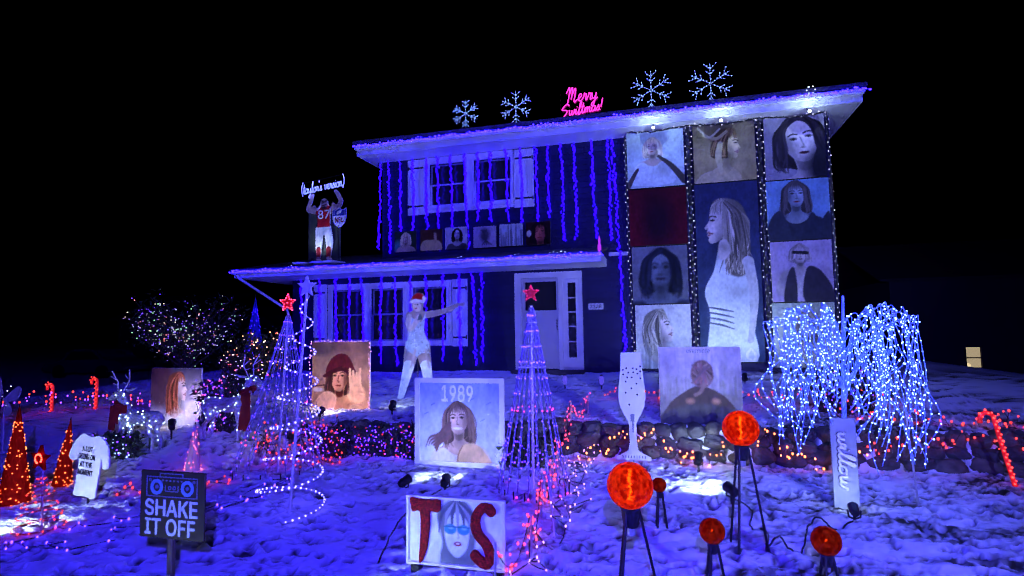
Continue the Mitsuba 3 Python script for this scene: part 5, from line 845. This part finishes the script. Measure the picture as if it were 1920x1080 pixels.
def tree(name, label, x, y, h, w, trunk, nb, c, L, wgt, leaf=2600, zc=.6, seed=1, flat=1.0, r=.0095):
    g = np.random.default_rng(seed); t = thing(name, label, 'tree' if name != 'lit_bush' else 'bush'); z0 = gz(x, y); lm = []
    if trunk: part(t, 'trunk', tube(smoothpath([(x, y, z0 - .1), (x + .03, y, z0 + h * .25), (x - .02, y, z0 + h * .55)], 4), np.linspace(.07, .04, 9), 8), 'm_bark')
    tips = []
    for k in range(64):
        a = g.uniform(0, 6.28); e = g.uniform(-.2, 1.0); q = np.array([x + w * .5 * math.cos(a) * math.sqrt(max(.1, 1 - e * e * .6)), y + w * .4 * math.sin(a), z0 + h * zc + h * (1 - zc) * e * flat]); b = np.array([x + .02 * math.cos(a), y, z0 + h * g.uniform(.2, .5)]); c_ = smoothpath([b, b + (q - b) * .5 + g.normal(0, .06, 3), q], 4); lm.append(tube(c_, np.linspace(.022, .004, len(c_)), 4)); tips.append(c_[2:])
    part(t, 'limbs', cat(lm), 'm_bark', kind='stuff'); tips = np.vstack(tips); ctr = tips[g.integers(len(tips), size=leaf)] + g.normal(0, .08, (leaf, 3)); d, d2 = g.normal(0, .022, (leaf, 3)), g.normal(0, .022, (leaf, 3)); v = np.stack([ctr - d, ctr + d2, ctr + d], 1).reshape(-1, 3)
    part(t, 'crown', trimesh.Trimesh(v, np.arange(len(v)).reshape(-1, 3), process=False), 'm_leaf', kind='stuff'); q = tips[g.integers(len(tips), size=nb)] + g.normal(0, .05, (nb, 3))
    for k, cc in enumerate(c): lights(t, 'bulbs', bulbs(q[k::len(c)], r), np.array(cc) * L, wgt)
tree('lit_tree', 'small bare tree full of multicoloured lights left of the house', -5.5, -3.2, 1.72, 2.05, True, 520, [(.5, .6, .9), (.25, .15, 1.0), (.3, .8, .4), (.12, .03, 1.0), (.8, .7, .5), (.9, .2, .2), (.14, .05, 1.0)], 2.2, .25, seed=4, zc=.62)
tree('lit_bush', 'dark bush with warm white and red lights left of the red star tree', -3.55, -3.6, 1.1, 1.15, False, 150, [(1.0, .7, .4), (1.0, .45, .2), (1.0, .1, .06), (.9, .7, .5)], 5, .3, seed=6, zc=.55, leaf=1500)
tree('lit_bush', 'frosty blue and violet lit bush in front of the warm lit bush', -3.3, -4.3, .85, .55, False, 90, [(.25, .15, 1.0), (.4, .5, 1.0), (1.0, .1, .2)], 6, .3, seed=8, zc=.55, leaf=900)
cone('tall slim blue lit cone tree standing by the left corner of the house', -5.85, -1.0, 1.75, .26, 170, (0.02, 0), 'm_gauze_blue', BLUE * [3, 4, 1], 12)
# path lanterns by the door
for k, (x, y) in enumerate(((1.46, -2.3), (2.07, -2.3))):
    t = thing('path_lantern', f'{["left", "right"][k]} of two small oval blue lanterns at the foot of the door', 'lantern', 'oval blue lanterns by the door'); z0 = gz(x, y); part(t, 'shade', bulbs([(x, y, z0 + .13)], .05, ICO3, 0, (.85, .85, 1.7)), 'm_gleam', True, emitter=glow([.09, .06, .75], .4)); part(t, 'stake', tube([(x, y, z0 - .1), (x, y, z0 + .06)], .012, 6), 'm_black'); part(t, 'cap', lathe([(0, z0 + .222), (.02, z0 + .218), (.03, z0 + .2), (0, z0 + .2)], x, y, 12), 'm_black')
# lamps at the foot of the poster grid
for k, (x, tgt) in enumerate(((3.1, (3.1, -.3, 1.9)), (4.35, (4.35, -.3, 2.2)), (5.6, (5.55, -.3, 2.2)))): spike_lamp(f'{["left", "middle", "right"][k]} black spotlight in the snow at the foot of the poster grid', x, -1.7, tgt, [4.0, 7.0, 4.0][k], 48, 30, c=(.5, .68, 1.0), h=.12, group='spotlights below the poster grid')

# ------------------------------------------------------------------ neighbours in the dark
t = thing('neighbour_house', 'dark house at the far right with one warm lit window', 'house'); fr = sbox(9.8, -.4, 20, 3.0).difference(sbox(11.62, .28, 12.1, .98))
part(t, 'wall', cat([xz_extrude(fr, 8, 8.2), bx(9.8, 9.98, 8.2, 16, -.4, 3), bx(9.8, 20, 15.8, 16, -.4, 3)]), 'm_far'); part(t, 'roof', roof_mesh(9.4, 20.4, 7.5, 16.5, 3.0, 1.6), 'm_roof')
w = part(t, 'window', xz_extrude(sbox(11.62, .28, 12.1, .98).difference(unary_union([sbox(11.67, .33, 12.05, .60), sbox(11.67, .63, 12.05, .93)])), 7.98, 8.05), 'm_far'); part(w, 'pane', trimesh.Trimesh([(11.6, 8.06, .28), (12.1, 8.06, .28), (12.1, 8.06, .98), (11.6, 8.06, .98)], [(0, 1, 2), (0, 2, 3)], process=False), 'm_glass')
part(w, 'blind', bx(11.68, 12.1, 8.16, 8.17, .3, .98), 'm_gleam', emitter=glow([.42, .33, .2], .1)); part(w, 'lamp_shade', bulbs([(11.75, 8.12, .38)], .07, ICO2, 0), 'm_gleam', True, emitter=glow([1.0, .75, .4], .1))
t = thing('neighbour_house', 'barely visible dark house at the far left', 'house'); part(t, 'wall', cat([bx(-40, -22, 24, 34, -.5, 3)]), 'm_far'); part(t, 'roof', roof_mesh(-40.5, -21.5, 23.4, 34.6, 3.0, 2.2), 'm_roof'); part(t, 'window', bx(-30, -28, 23.96, 23.995, 1, 2.2), 'm_dark'); part(t, 'door', bx(-26, -25, 23.96, 23.995, -.4, 1.8), 'm_dark')
t = thing('parked_car', 'dark parked car barely visible at the far left', 'car'); prof = [(-2.1, .35), (-2.15, .7), (-1.3, .85), (-.7, 1.35), (.7, 1.38), (1.3, .95), (2.1, .85), (2.15, .4)]
X0, Y0 = -22.8, 8.0; part(t, 'body', xz_extrude(Polygon([(a + X0, b - .35) for a, b in smoothpath(prof, 4, True)]), Y0, Y0 + 1.7), 'm_carbody'); part(t, 'window', xz_extrude(Polygon([(X0 - 1.05, .55), (X0 - .62, .93), (X0 + .62, .95), (X0 + 1.05, .6)]), Y0 - .01, Y0 - .002), 'm_black')
for wx in (-1.3, 1.3): m = trimesh.creation.cylinder(radius=.33, height=.2, sections=24); m.apply_transform(trimesh.transformations.rotation_matrix(math.pi / 2, (1, 0, 0))); m.apply_translation((X0 + wx, Y0, .0)); part(t, 'wheel', m, 'm_black', 40)
